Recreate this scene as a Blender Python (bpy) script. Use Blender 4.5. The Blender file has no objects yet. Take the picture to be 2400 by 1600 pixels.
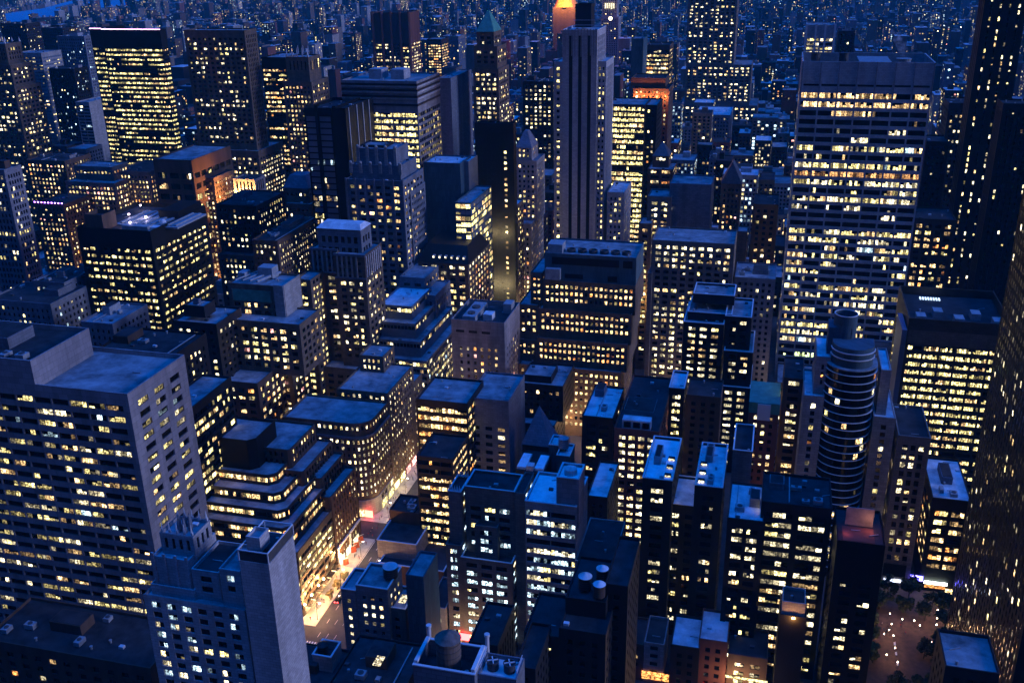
import bpy, math, random
import numpy as np
from math import radians, sin, cos, pi
D = bpy.data
SC = bpy.context.scene
COL = SC.collection
random.seed(7)

# ---------------------------------------------------------------- camera
EYE = (0.0, 0.0, 258.0)          # observation deck, metres above the avenue
FPX = 2343.5                     # focal length in pixels of a 2400 px wide frame
PITCH, YAW, ROLL = .382873, .26187, -.01866
def _axes():
    cy, sy, cp, sp = cos(YAW), sin(YAW), cos(PITCH), sin(PITCH)
    f = np.array([-sy*cp, cy*cp, -sp]); r = np.array([cy, sy, 0.]); u = np.cross(r, f)
    cr, sr = cos(ROLL), sin(ROLL)
    return cr*r+sr*u, cr*u-sr*r, f
CR, CU, CF = _axes()
cam = D.objects.new('camera', D.cameras.new('camera')); COL.objects.link(cam)
cam.data.lens = FPX/2400*36; cam.data.sensor_width = 36
cam.data.clip_start = 1; cam.data.clip_end = 20000
from mathutils import Matrix, Vector
cam.matrix_world = Matrix(((CR[0], CU[0], -CF[0], EYE[0]), (CR[1], CU[1], -CF[1], EYE[1]),
                           (CR[2], CU[2], -CF[2], EYE[2]), (0, 0, 0, 1)))
SC.camera = cam

# ---------------------------------------------------------------- dusk sky, afterglow, exposure
W = D.worlds.new('World'); SC.world = W; W.use_nodes = True
nt = W.node_tree; bg = nt.nodes['Background']
sky = nt.nodes.new('ShaderNodeTexSky'); sky.sky_type = 'NISHITA'; sky.sun_disc = False
SUN_EL, SUN_AZ = radians(4.0), radians(90)       # the glow of the set sun in the west (+X)
sky.sun_elevation = SUN_EL; sky.sun_rotation = SUN_AZ
sky.air_density = 1.2; sky.dust_density = .6; sky.ozone_density = 6
tint = nt.nodes.new('ShaderNodeMix'); tint.data_type = 'RGBA'; tint.blend_type = 'MULTIPLY'
tint.inputs[0].default_value = 1
# deep blue overhead, violet city glow low over the horizon
tc = nt.nodes.new('ShaderNodeTexCoord'); sep = nt.nodes.new('ShaderNodeSeparateXYZ'); grd = nt.nodes.new('ShaderNodeValToRGB')
nt.links.new(tc.outputs['Generated'], sep.inputs[0]); nt.links.new(sep.outputs[2], grd.inputs[0])
for pos, c in ((0., (.13, .065, .045)), (.08, (.028, .018, .022)), (.25, (.010, .012, .03)), (.6, (.0, .012, .03)), (.84, (.0, .32, .62)), (.97, (.0, 3.0, 5.4))):
    e_ = grd.color_ramp.elements[0] if pos == 0 else grd.color_ramp.elements[-1] if pos == .97 else grd.color_ramp.elements.new(pos)
    e_.position = pos; e_.color = c+(1,)
nt.links.new(grd.outputs[0], tint.inputs[7])
nt.links.new(sky.outputs[0], tint.inputs[6]); nt.links.new(tint.outputs[2], bg.inputs[0])
bg.inputs[1].default_value = .15
sun = D.objects.new('sun', D.lights.new('sun', 'SUN')); COL.objects.link(sun)
sun.data.energy = .30; sun.data.angle = radians(16); sun.data.color = (.42, .50, 1.0)
sun.rotation_euler = (radians(76), 0, radians(90))
SC.view_settings.view_transform = 'Standard'; SC.view_settings.look = 'None'
SC.view_settings.gamma = 1; SC.view_settings.exposure = 2.9
K = 2**(1.6-SC.view_settings.exposure)      # lamps and windows keep their brightness when the exposure changes
try:
    SC.cycles.max_bounces = 4; SC.cycles.diffuse_bounces = 2; SC.cycles.glossy_bounces = 2
    SC.cycles.volume_bounces = 0; SC.cycles.use_denoising = True
except Exception: pass

# ---------------------------------------------------------------- helpers
def ray(px, py):
    d = CR*((px-1200)/FPX) - CU*((py-800)/FPX) + CF
    return d
def front(px, py, Y):            # where a sight line meets the vertical plane y = Y -> (x, z)
    d = ray(px, py); t = Y/d[1]; return d[0]*t, EYE[2]+d[2]*t
def floor_at(px, py, z=0.):
    d = ray(px, py); t = (z-EYE[2])/d[2]; return d[0]*t, d[1]*t
def tag(o, label=None, cat=None, group=None, kind=None):
    if label: o['label'] = label
    if cat: o['category'] = cat
    if group: o['group'] = group
    if kind: o['kind'] = kind
    return o
def empty(name, loc, label=None, cat=None, group=None, kind=None):
    o = D.objects.new(name, None); COL.objects.link(o); o.location = loc; o.empty_display_size = 1
    return tag(o, label, cat, group, kind)

MATS = {}
def mat(name, col, rough=.8, var=.25, scale=.15, streak=False, metal=0., spec=.3, emit=None, es=0., panel=None):
    if name in MATS: return MATS[name]
    m = D.materials.new(name); m.use_nodes = True; n = m.node_tree; b = n.nodes['Principled BSDF']
    b.inputs['Roughness'].default_value = rough; b.inputs['Metallic'].default_value = metal
    b.inputs['Specular IOR Level'].default_value = spec
    c = col+(1,)
    if var:
        g = n.nodes.new('ShaderNodeNewGeometry'); mp = n.nodes.new('ShaderNodeMapping')
        mp.inputs['Scale'].default_value = (1, 1, .12) if streak else (1, 1, 1)
        nz = n.nodes.new('ShaderNodeTexNoise'); nz.inputs['Scale'].default_value = scale
        nz.inputs['Detail'].default_value = 6; nz.inputs['Roughness'].default_value = .65
        r = n.nodes.new('ShaderNodeValToRGB'); r.color_ramp.elements[0].position = .3; r.color_ramp.elements[1].position = .72
        r.color_ramp.elements[0].color = tuple(v*(1-var) for v in col)+(1,)
        r.color_ramp.elements[1].color = tuple(min(1, v*(1+var)) for v in col)+(1,)
        n.links.new(g.outputs['Position'], mp.inputs[0]); n.links.new(mp.outputs[0], nz.inputs[0])
        n.links.new(nz.outputs[0], r.inputs[0]); out = r.outputs[0]
        if panel:                                # joints and uneven tone of the facing blocks, running round every face
            sp = n.nodes.new('ShaderNodeSeparateXYZ'); ad = n.nodes.new('ShaderNodeMath'); cb = n.nodes.new('ShaderNodeCombineXYZ'); bt = n.nodes.new('ShaderNodeTexBrick')
            n.links.new(g.outputs['Position'], sp.inputs[0]); n.links.new(sp.outputs[0], ad.inputs[0]); n.links.new(sp.outputs[1], ad.inputs[1])
            n.links.new(ad.outputs[0], cb.inputs[0]); n.links.new(sp.outputs[2], cb.inputs[1]); n.links.new(cb.outputs[0], bt.inputs['Vector'])
            bt.inputs['Scale'].default_value = 1; bt.inputs['Brick Width'].default_value = panel[0]; bt.inputs['Row Height'].default_value = panel[1]; bt.inputs['Mortar Size'].default_value = .035
            bt.inputs['Color1'].default_value = (.84, .84, .84, 1); bt.inputs['Color2'].default_value = (1.12, 1.12, 1.12, 1); bt.inputs['Mortar'].default_value = (.4, .4, .4, 1)
            mx = n.nodes.new('ShaderNodeMix'); mx.data_type = 'RGBA'; mx.blend_type = 'MULTIPLY'; mx.inputs[0].default_value = 1
            n.links.new(out, mx.inputs[6]); n.links.new(bt.outputs[0], mx.inputs[7]); out = mx.outputs[2]
        n.links.new(out, b.inputs['Base Color'])
    else: b.inputs['Base Color'].default_value = c
    if emit:
        b.inputs['Emission Color'].default_value = emit+(1,); b.inputs['Emission Strength'].default_value = es*K
    m.cycles.emission_sampling = 'NONE' if emit and es < 20 else 'AUTO'
    MATS[name] = m; return m

WALL = {
 'limestone': mat('limestone', (.17, .145, .13), .85, .3, .12, True, panel=(2.2, 1.1)),
 'pale': mat('pale stone', (.30, .285, .28), .85, .3, .12, True, panel=(2.6, 1.2)),
 'white': mat('white stone', (.42, .40, .41), .85, .28, .1, True, panel=(1.8, .9)),
 'concrete': mat('concrete', (.25, .235, .25), .85, .3, .2, True, panel=(3.3, 1.95)),
 'tan': mat('tan brick', (.14, .098, .07), .9, .35, .2, True, panel=(2.4, 1.2)),
 'brown': mat('brown brick', (.09, .055, .04), .9, .3, .2, True),
 'red': mat('red brick', (.16, .06, .045), .9, .3, .2, True),
 'dark': mat('dark stone', (.015, .014, .016), .6, .3, .2, True),
 'black': mat('black steel', (.007, .007, .008), .6, .3, .3, False, 0, .2),
 'bronze': mat('bronze panel', (.06, .045, .035), .5, .3, .3),
 'steel': mat('grey metal panel', (.15, .165, .19), .5, .2, .3),
 'bluestone': mat('blue grey stone', (.15, .165, .20), .8, .3, .12, True, panel=(2.2, 1.1)),
 'teal': mat('teal painted wall', (.05, .10, .13), .7, .35, .1, True, panel=(1.5, 3.7)),
}
ROOF = {
 'tar': mat('tar roof', (.03, .03, .033), .9, .7, .16),
 'grey': mat('grey roof', (.24, .25, .26), .9, .65, .14),
 'pale': mat('pale membrane roof', (.58, .59, .60), .85, .45, .18),
 'gravel': mat('white gravel roof', (.8, .82, .84), .9, .2, .35),
}
GLASS = mat('window glass', (.004, .005, .006), .15, 0, spec=.25)
GLASSB = mat('blue tinted glass', (.09, .14, .22), .45, .5, .03, spec=.8)
METAL = mat('rooftop metal', (.30, .32, .34), .55, .3, .6)
DUCT = mat('dark rooftop machinery', (.06, .06, .065), .6, .4, .6)
TRIM = mat('pale coping', (.60, .60, .62), .8, .1)
COPPER = mat('green copper', (.07, .26, .20), .7, .3, .3)
SLATE = mat('slate roof', (.06, .07, .09), .6, .3, .4)
WOOD = mat('weathered tank wood', (.16, .12, .10), .9, .4, .8, True)

def lit_mat(name, col, e):
    m = D.materials.new(name); m.use_nodes = True; n = m.node_tree; b = n.nodes['Principled BSDF']
    b.inputs['Base Color'].default_value = (.02, .02, .02, 1); b.inputs['Roughness'].default_value = .3
    g = n.nodes.new('ShaderNodeNewGeometry'); oi = n.nodes.new('ShaderNodeObjectInfo')
    def math_(op, a, bb=None, v=None):
        k = n.nodes.new('ShaderNodeMath'); k.operation = op; n.links.new(a, k.inputs[0])
        if bb is not None: n.links.new(bb, k.inputs[1])
        if v is not None: k.inputs[1].default_value = v
        return k.outputs[0]
    vo = n.nodes.new('ShaderNodeTexVoronoi'); vo.inputs['Scale'].default_value = .85
    n.links.new(g.outputs['Position'], vo.inputs['Vector'])
    nz = n.nodes.new('ShaderNodeTexNoise'); nz.inputs['Scale'].default_value = 1.5; nz.inputs['Detail'].default_value = 3
    n.links.new(g.outputs['Position'], nz.inputs[0])
    r1 = n.nodes.new('ShaderNodeMapRange'); r1.inputs[1].default_value = .42; r1.inputs[2].default_value = .58
    r1.inputs[3].default_value = .12; r1.inputs[4].default_value = 1.4; n.links.new(nz.outputs[0], r1.inputs[0])
    sx = n.nodes.new('ShaderNodeSeparateColor'); n.links.new(vo.outputs['Color'], sx.inputs[0])
    r2 = n.nodes.new('ShaderNodeMapRange'); r2.inputs[3].default_value = .45; r2.inputs[4].default_value = 1.3
    n.links.new(sx.outputs[0], r2.inputs[0])
    wn = n.nodes.new('ShaderNodeMath'); wn.operation = 'ADD'
    n.links.new(g.outputs['Random Per Island'], wn.inputs[0]); n.links.new(oi.outputs['Random'], wn.inputs[1])
    fr = math_('FRACT', wn.outputs[0])
    r3 = n.nodes.new('ShaderNodeMapRange'); r3.inputs[3].default_value = .45; r3.inputs[4].default_value = 1.5
    n.links.new(fr, r3.inputs[0])
    p = math_('MULTIPLY', r1.outputs[0], r2.outputs[0]); p = math_('MULTIPLY', p, r3.outputs[0]); p = math_('MULTIPLY', p, v=e*K)
    b.inputs['Emission Color'].default_value = col+(1,); n.links.new(p, b.inputs['Emission Strength'])
    m.cycles.emission_sampling = 'NONE'; MATS[name] = m; return m
LIT = {}
for nm, c in dict(warm=(1, .62, .26), yellow=(1, .80, .30), cream=(1, .84, .50), cool=(.62, .88, 1), green=(.80, 1, .42),
                  orange=(1, .36, .09), pink=(1, .42, .36), brownlit=(.55, .26, .09)).items():
    LIT[nm] = [lit_mat('%s lit window %s' % (nm, k), c, e) for k, e in (('bright', 1.35), ('medium', .55), ('dim', .13))]
COLS = {
 'office': (('yellow', 5), ('cream', 4), ('warm', 2), ('cool', .4)),
 'warm': (('warm', 6), ('cream', 2), ('yellow', 3), ('orange', .5), ('pink', .4)),
 'gold': (('yellow', 8), ('warm', 2)),
 'amber': (('warm', 7), ('yellow', 2), ('orange', 1)),
 'cool': (('cool', 7), ('cream', 2), ('yellow', 1)),
 'mixed': (('cream', 5), ('warm', 3), ('cool', 1), ('pink', .6), ('yellow', 3), ('green', .3)),
 'cream': (('cream', 7), ('yellow', 2), ('warm', 2)),
}
def pick(key):
    o = COLS[key]; t = random.random()*sum(w for _, w in o)
    for k, w in o:
        t -= w
        if t <= 0: return k
    return o[0][0]

class MB:
    def __init__(s): s.v = []; s.f = []; s.m = []; s.mats = []
    def mi(s, m):
        if m not in s.mats: s.mats.append(m)
        return s.mats.index(m)
    def quad(s, a, b, c, d, m):
        i = len(s.v); s.v += [a, b, c, d]; s.f.append((i, i+1, i+2, i+3)); s.m.append(s.mi(m))
    def tri(s, a, b, c, m):
        i = len(s.v); s.v += [a, b, c]; s.f.append((i, i+1, i+2)); s.m.append(s.mi(m))
    def box(s, x0, x1, y0, y1, z0, z1, m):
        if x1-x0 < 1e-4 or y1-y0 < 1e-4 or z1-z0 < 1e-4: return
        i = len(s.v)
        s.v += [(x0, y0, z0), (x1, y0, z0), (x1, y1, z0), (x0, y1, z0), (x0, y0, z1), (x1, y0, z1), (x1, y1, z1), (x0, y1, z1)]
        k = s.mi(m)
        for q in ((0, 3, 2, 1), (4, 5, 6, 7), (0, 1, 5, 4), (1, 2, 6, 5), (2, 3, 7, 6), (3, 0, 4, 7)):
            s.f.append(tuple(i+j for j in q)); s.m.append(k)
    def prism(s, pts, z0, z1, m, top=None):
        i = len(s.v); n = len(pts); k = s.mi(m)
        s.v += [(x, y, z0) for x, y in pts]+[(x, y, z1) for x, y in pts]
        for j in range(n): s.f.append((i+j, i+(j+1) % n, i+n+(j+1) % n, i+n+j)); s.m.append(k)
        s.f.append(tuple(i+n+j for j in range(n))); s.m.append(s.mi(top) if top else k)
        s.f.append(tuple(i+n-1-j for j in range(n))); s.m.append(k)
    def lathe(s, cx, cy, prof, m, n=20):       # prof: (radius, z) from the bottom up
        i = len(s.v); k = s.mi(m)
        for r, z in prof:
            s.v += [(cx+r*cos(2*pi*j/n), cy+r*sin(2*pi*j/n), z) for j in range(n)]
        for q in range(len(prof)-1):
            for j in range(n):
                a = i+q*n; s.f.append((a+j, a+(j+1) % n, a+n+(j+1) % n, a+n+j)); s.m.append(k)
        s.f.append(tuple(i+(len(prof)-1)*n+j for j in range(n))); s.m.append(k)
    def bar(s, p, q, w, m):                    # square bar between two points
        p = Vector(p); q = Vector(q); d = (q-p).normalized()
        a = d.cross(Vector((0, 0, 1)) if abs(d.z) < .9 else Vector((1, 0, 0))).normalized()*w/2; b = d.cross(a).normalized()*w/2
        i = len(s.v); k = s.mi(m)
        for c in (p, q): s.v += [tuple(c+a+b), tuple(c-a+b), tuple(c-a-b), tuple(c+a-b)]
        for f in ((0, 1, 2, 3), (7, 6, 5, 4), (0, 4, 5, 1), (1, 5, 6, 2), (2, 6, 7, 3), (3, 7, 4, 0)):
            s.f.append(tuple(i+j for j in f)); s.m.append(k)
    def build(s, name, parent=None, loc=None, smooth=False):
        if not s.f: return None
        me = D.meshes.new(name); me.from_pydata(s.v, [], s.f)
        for m in s.mats: me.materials.append(m)
        me.polygons.foreach_set('material_index', s.m)
        if smooth: me.polygons.foreach_set('use_smooth', [True]*len(s.f))
        me.update(); o = D.objects.new(name, me); COL.objects.link(o)
        if parent:
            o.parent = parent; o.matrix_parent_inverse = Matrix.Translation(-parent.location)
        if loc: o.location = loc
        return o

# ---------------------------------------------------------------- building generator
STYLES = {
 'grid':   dict(wall='limestone', bay=3.2, ww=.46, fh=3.7, wh=.52, sub=1, mar=1.4, top=3.5, rel=.35, lit=.35, col='warm', dim=.3),
 'pair':   dict(wall='limestone', bay=5.2, ww=.62, fh=3.7, wh=.52, sub=2, mar=1.4, top=3.5, rel=.35, lit=.4, col='warm', dim=.3),
 'triple': dict(wall='brown', bay=6.6, ww=.74, fh=3.6, wh=.55, sub=3, mar=1.2, top=3.5, rel=.35, lit=.4, col='warm', dim=.3),
 'band':   dict(wall='concrete', bay=9., ww=.95, fh=3.9, wh=.52, sub=4, mar=.8, top=5, rel=.5, lit=.5, col='office', dim=.4),
 'ribbon': dict(wall='bronze', bay=6., ww=.97, fh=3.8, wh=.5, sub=4, mar=.5, top=4, rel=.4, lit=.6, col='gold', dim=.3),
 'rib':    dict(wall='white', bay=3., ww=.5, fh=3.7, wh=.62, sub=1, mar=1.5, top=4, rel=.5, lit=.3, col='warm', dim=.3, spr=.2),
 'curtain':dict(wall='black', bay=1.7, ww=.9, fh=3.8, wh=.75, sub=1, mar=.3, top=5, rel=.12, lit=.4, col='office', dim=.4),
}
BOXES = []        # (x0,x1,y0,y1,z0,z1,id) of every tier, for sight-line tests
BLD = []          # records of buildings waiting for their windows
def st(style, **k):
    d = dict(STYLES[style]); d.update(k); return d

def facade(F, wins, P, u, n, Wd, z0, z1, S, wm):
    """frame strips of one face into F, window openings into wins. P corner, u along, n outward"""
    rel = S['rel']; ux, uy = u; nx, ny = n
    def slab(a, b, za, zb, d0, d1):
        x = sorted((P[0]+ux*a-nx*d0, P[0]+ux*b-nx*d1)); y = sorted((P[1]+uy*a-ny*d0, P[1]+uy*b-ny*d1))
        F.box(x[0], x[1], y[0], y[1], za, zb, wm)
    mar, top, fh = S['mar'], S['top'], S['fh']; base = S.get('base', 1.0)
    nf = max(0, int((z1-z0-top-base)/fh)); nb = max(0, int(round((Wd-2*mar)/S['bay'])))
    if S.get('blank') or nf < 1 or nb < 1 or Wd < 4:
        slab(0, Wd, z0, z1, 0, rel); return
    zt = z1-top; bay = (Wd-2*mar)/nb; ow = bay*S['ww']; gap = bay-ow; oh = fh*S['wh']
    pr = S.get('spr', .03)
    slab(0, Wd, zt+.0, z1, 0.0, rel); slab(0, Wd, z0, zt-nf*fh, 0.004, rel)
    slab(0, mar+gap/2, zt-nf*fh, zt, 0, rel); slab(Wd-mar-gap/2, Wd, zt-nf*fh, zt, 0, rel)
    for i in range(1, nb): slab(mar+i*bay-gap/2, mar+i*bay+gap/2, zt-nf*fh, zt, 0, rel)
    for k in range(nf):                          # spandrel under each window row
        zb = zt-(k+1)*fh
        for i in range(nb):
            a = mar+i*bay+gap/2
            slab(a, a+ow, zb, zb+fh-oh, pr, rel)
    sub = S['sub']; pw = ow/sub; ins = rel-.04
    lit = min(.97, S['lit']*1.22); dark = S.get('darkfloors', .12)
    skip = S.get('skip'); hot = S.get('hot', {})
    for k in range(nf):
        zb = zt-(k+1)*fh+fh-oh
        q = random.random(); fl = lit*(.25 if q < dark else (1.35 if q > .75 else 1.0)); fc = None
        if k in hot: fl, fc = hot[k]
        run = random.random() < fl
        for i in range(nb):
            if skip and skip(i, nb, k, nf): continue
            if random.random() < (.7 if sub > 2 else .85): run = random.random() < fl
            cc = fc or pick(S['col'])
            for s_ in range(sub):
                on = run if random.random() < (.8 if sub > 2 else .72) else random.random() < fl
                if not on: continue
                if random.random() < .25: cc = fc or pick(S['col'])
                r = random.random(); b = 2 if r < S['dim'] else (1 if r < S['dim']+.3 else 0)
                g = .1 if sub > 1 else .06
                a = mar+i*bay+gap/2+s_*pw+g; w = pw-2*g; hh = oh-.15
                zq = zb+.05
                if random.random() < S.get('blind', .28):
                    hf = random.uniform(.3, .85); hh *= hf
                px = P[0]+ux*(a+w/2)-nx*ins; py = P[1]+uy*(a+w/2)-ny*ins
                wins.append((px, py, zq+hh/2, w, hh, ux, uy, nx, ny, LIT[cc][b]))

def tier_box(t, S0):
    lx, ly, rx, ry, Y, d = t[:6]
    xl, zl = front(lx, ly, Y); xr, zr = front(rx, ry, Y)
    return [xl, xr, Y, Y+d, 0., (zl+zr)/2]

def building(name, label, tiers, S, cat='building', group=None, roof='grey', wall=None, glass=None, clutter=1,
             parapet=1.0, coping=False, world=False):
    boxes = []
    for t in tiers:
        o = t[6] if len(t) > 6 else {}
        b = list(t[:5])[:4]+[0., t[4]] if world else tier_box(t, S)
        if world: b = [t[0], t[1], t[2], t[3], 0., t[4]]; o = t[5] if len(t) > 5 else {}
        boxes.append((b, o))
    for i, (b, o) in enumerate(boxes):           # an upper tier starts on the next lower one it stands on
        if 'z0' in o: b[4] = o['z0']; continue
        if 'rz' in o: b[4] = b[5]-o['rz']; continue
        for c, _ in boxes[i+1:]:
            ox = min(b[1], c[1])-max(b[0], c[0]); oy = min(b[3], c[3])-max(b[2], c[2])
            if ox > .6*(b[1]-b[0]) and oy > .6*(b[3]-b[2]) and c[5] < b[5]: b[4] = c[5]-parapet-.5; break
    cx = sum((b[0]+b[1])/2 for b, _ in boxes)/len(boxes); cy = sum((b[2]+b[3])/2 for b, _ in boxes)/len(boxes)
    for i, (b, _) in enumerate(boxes):           # no two tiers share a plane
        e = .012*(len(boxes)-1-i); b[0] += e; b[1] -= e; b[2] += e; b[3] -= e
    root = empty(name, (cx, cy, 0), label, cat, group)
    F, G, R, M = MB(), MB(), MB(), MB(); wins = []; rec = dict(root=root, wins=wins, boxes=[b for b, _ in boxes], name=name)
    for b, o in boxes:
        s = dict(S); s.update(o.get('s', {}))
        x0, x1, y0, y1, z0, z1 = b; wm = WALL[o.get('wall', wall or s['wall'])]; rel = s['rel']
        gm = glass or GLASS; ztop = z1-parapet
        G.box(x0+rel, x1-rel, y0+rel, y1-rel, z0, ztop-.15, gm)
        R = MB(); R.box(x0+rel-.02, x1-rel+.02, y0+rel-.02, y1-rel+.02, ztop-.1, ztop, ROOF[o.get('roof', roof)]); R.build('roof', root)
        BOXES.append((x0, x1, y0, y1, z0, z1, len(BLD)))
        fs = o.get('f', s); bl = dict(s, blank=1)
        face = lambda key, dflt: (dict(s, **o[key]) if key in o else dflt)
        facade(F, wins, (x0, y0), (1, 0), (0, -1), x1-x0, z0, z1, face('fn', s), wm)
        side = face('fs', s)
        facade(F, wins, (x1, y0+rel+.002), (0, 1), (1, 0), y1-y0-2*rel-.004, z0, z1, side if x1 < 25 else bl, wm)
        facade(F, wins, (x0, y0+rel+.002), (0, 1), (-1, 0), y1-y0-2*rel-.004, z0, z1, side if x0 > -25 else bl, wm)
        facade(F, wins, (x0, y1), (1, 0), (0, 1), x1-x0, z0, z1, bl, wm)
        if coping or o.get('coping'):
            e = .12
            for q in ((x0-e, x1+e, y0-e, y0+rel+e), (x0-e, x1+e, y1-rel-e, y1+e), (x0-e, x0+rel+e, y0+rel+e, y1-rel-e), (x1-rel-e, x1+e, y0+rel+e, y1-rel-e)):
                M.box(q[0], q[1], q[2], q[3], z1+.002, z1+.3, TRIM)
            M.build('coping', root); M = MB()
    root['top'] = 0; del root['top']
    F.build('wall', root); G.build('glazing', root)
    for b, o in boxes:                           # small vents and hatches on every roof
        w_, d_ = b[1]-b[0]-3, b[3]-b[2]-3
        if w_ < 4 or d_ < 4: continue
        for k in range(min(5, 1+int(w_*d_/110))):
            vx, vy, zz = b[0]+1.5+random.random()*w_, b[2]+1.5+random.random()*d_, b[5]-parapet; q = MB(); t = random.random()
            if t < .4: q.lathe(vx, vy, [(.35, zz), (.35, zz+.9), (.5, zz+.95), (.5, zz+1.2)], METAL, 8); q.build('vent', root)
            elif t < .75: q.box(vx-.8, vx+.8, vy-.6, vy+.6, zz, zz+.8, random.choice((METAL, DUCT, TRIM))); q.build('hatch', root)
            else: q.bar((vx-1.5, vy, zz+.3), (vx+1.5, vy+random.choice((0, 1.5)), zz+.3), .25, METAL); q.build('pipe', root)
    # rooftop plant on the highest tiers
    for b, o in boxes[:1 if clutter == 1 else clutter]:
        if clutter and not o.get('clean'): rooftop(root, b, parapet)
    rec['boxes6'] = boxes; BLD.append(rec)
    return rec

def rooftop(root, b, par=1., seed=None):
    x0, x1, y0, y1, z0, z1 = b; w, d = x1-x0-3, y1-y0-3
    if w < 6 or d < 6: return
    z = z1-par
    m = MB(); bw, bd, bh = w*random.uniform(.2, .45), d*random.uniform(.25, .5), random.uniform(2.5, 4.5)
    bx, by = x0+1.5+random.random()*(w-bw), y0+1.5+d*.3+random.random()*(d*.7-bd)*.9
    m.box(bx, bx+bw, by, by+bd, z, z+bh, random.choice([WALL['concrete'], WALL['brown'], METAL, WALL['bluestone']]))
    m.box(bx+.3, bx+bw-.3, by+.3, by+bd-.3, z+bh, z+bh+.12, ROOF['tar']); m.build('bulkhead', root)
    for k in range(random.randint(1, 4)):
        q = MB(); uw, ud, uh = random.uniform(1.5, 4), random.uniform(1.5, 4), random.uniform(1, 2)
        ux, uy = x0+2+random.random()*max(.1, w-uw-1), y0+2+random.random()*max(.1, d-ud-1)
        if ux < bx+bw+.3 and ux+uw > bx-.3 and uy < by+bd+.3 and uy+ud > by-.3: continue
        q.box(ux, ux+uw, uy, uy+ud, z+.3, z+.3+uh, METAL)
        for lx_ in (ux+.1, ux+uw-.3):
            for ly_ in (uy+.1, uy+ud-.3): q.box(lx_, lx_+.2, ly_, ly_+.2, z, z+.3, DUCT)
        if uw > 2: q.lathe(ux+uw/2, uy+ud/2, [(min(uw, ud)*.35, z+.3+uh), (min(uw, ud)*.35, z+.5+uh), (min(uw, ud)*.28, z+.5+uh)], DUCT, 12)
        q.build('air_conditioner', root)
    if random.random() < .5:
        q = MB(); px_ = x0+1.5+random.random()*w
        q.bar((px_, y0+2, z+.6), (px_, y1-2, z+.6), .4, METAL)
        for t in (.2, .5, .8): q.box(px_-.1, px_+.1, y0+2+d*t, y0+2.2+d*t, z, z+.4, DUCT)
        q.build('pipe', root)

def water_tower(x, y, z, r, h, label, group=None, legs=3., m=WOOD, cap=None, category='water tank'):
    root = empty('water_tower', (x, y, z), label, category, group)
    t = MB(); t.lathe(x, y, [(r, z+legs), (r*.97, z+legs+h)], m, 24); t.build('tank', root, smooth=False)
    c = MB(); c.lathe(x, y, [(r*1.06, z+legs+h+.02), (r*.55, z+legs+h+r*.3), (.12, z+legs+h+r*.5)], cap or m, 24); c.build('tank_roof', root)
    for k in range(4):
        a = pi/4+k*pi/2; l = MB(); l.bar((x+r*.75*cos(a), y+r*.75*sin(a), z), (x+r*.7*cos(a), y+r*.7*sin(a), z+legs+.02), .22, DUCT); l.build('leg', root)
    b = MB()
    for k in range(5): b.lathe(x, y, [(r*1.012, z+legs+h*(.1+.2*k)), (r*1.012, z+legs+h*(.1+.2*k)+.08)], DUCT, 24)
    b.build('hoop', root); return root

_WM = {}
def finish_windows():
    """windows that show become parts of their own (the 100 largest of a building), the rest one part"""
    B = np.array([b[:6] for b in BOXES]); own = np.array([b[6] for b in BOXES]); E = np.array(EYE)
    for bi, rec in enumerate(BLD):
        w = rec['wins']
        if not w: continue
        C = np.array([q[:3] for q in w]); N = np.array([(q[7], q[8], 0) for q in w]); C2 = C+N*.6
        dv = C2-E; dist = np.linalg.norm(dv, axis=1)
        zc = dv@CF; px = 1200+FPX*(dv@CR)/np.maximum(zc, 1); py = 800-FPX*(dv@CU)/np.maximum(zc, 1)
        vis = (zc > 1) & (px > -5) & (px < 2405) & (py > -5) & (py < 1605) & ((N*dv).sum(1) < 0)
        for k in range(len(B)):
            if not vis.any(): break
            lo = B[k, [0, 2, 4]]+.02; hi = B[k, [1, 3, 5]]-.02
            with np.errstate(divide='ignore', invalid='ignore'):
                t1 = (lo-E)/dv; t2 = (hi-E)/dv
            tn = np.minimum(t1, t2).max(1); tf = np.maximum(t1, t2).min(1)
            vis &= ~((tn < tf) & (tf > 0) & (tn < .9995))
        hpx = np.array([q[4] for q in w])*FPX/dist*(1024/2400)*.85; wpx = np.array([q[3] for q in w])*FPX/dist*(1024/2400)*np.abs((dv/dist[:, None])[:, 0]*N[:, 0]+(dv/dist[:, None])[:, 1]*N[:, 1])
        score = np.where(vis & (hpx > 1.5), hpx*wpx, 0)
        order = np.argsort(-score); chosen = set(int(i) for i in order[:100] if score[i] > 1.6)
        rest = MB(); root = rec['root']; inv = Matrix.Translation(-root.location)
        for i, (x, y, z, ww, hh, ux, uy, nx, ny, m) in enumerate(w):
            if i in chosen:
                key = (round(ww, 1), round(hh, 1), ux, uy, m.name)
                me = _WM.get(key)
                if me is None:
                    a, b = ww/2, hh/2; me = D.meshes.new('window')
                    me.from_pydata([(-ux*a, -uy*a, -b), (ux*a, uy*a, -b), (ux*a, uy*a, b), (-ux*a, -uy*a, b)], [], [(0, 1, 2, 3)])
                    me.materials.append(m); _WM[key] = me
                o = D.objects.new('window', me); COL.objects.link(o); o.parent = root; o.matrix_parent_inverse = inv; o.location = (x, y, z)
            else:
                a, b = ww/2, hh/2
                rest.quad((x-ux*a, y-uy*a, z-b), (x+ux*a, y+uy*a, z-b), (x+ux*a, y+uy*a, z+b), (x-ux*a, y-uy*a, z+b), m)
        r = rest.build('windows', root)
        if r: r['kind'] = 'stuff'
        rec['vis'] = int(vis.sum())

# ================================================================ the buildings, near ones first
B_ = building
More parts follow.
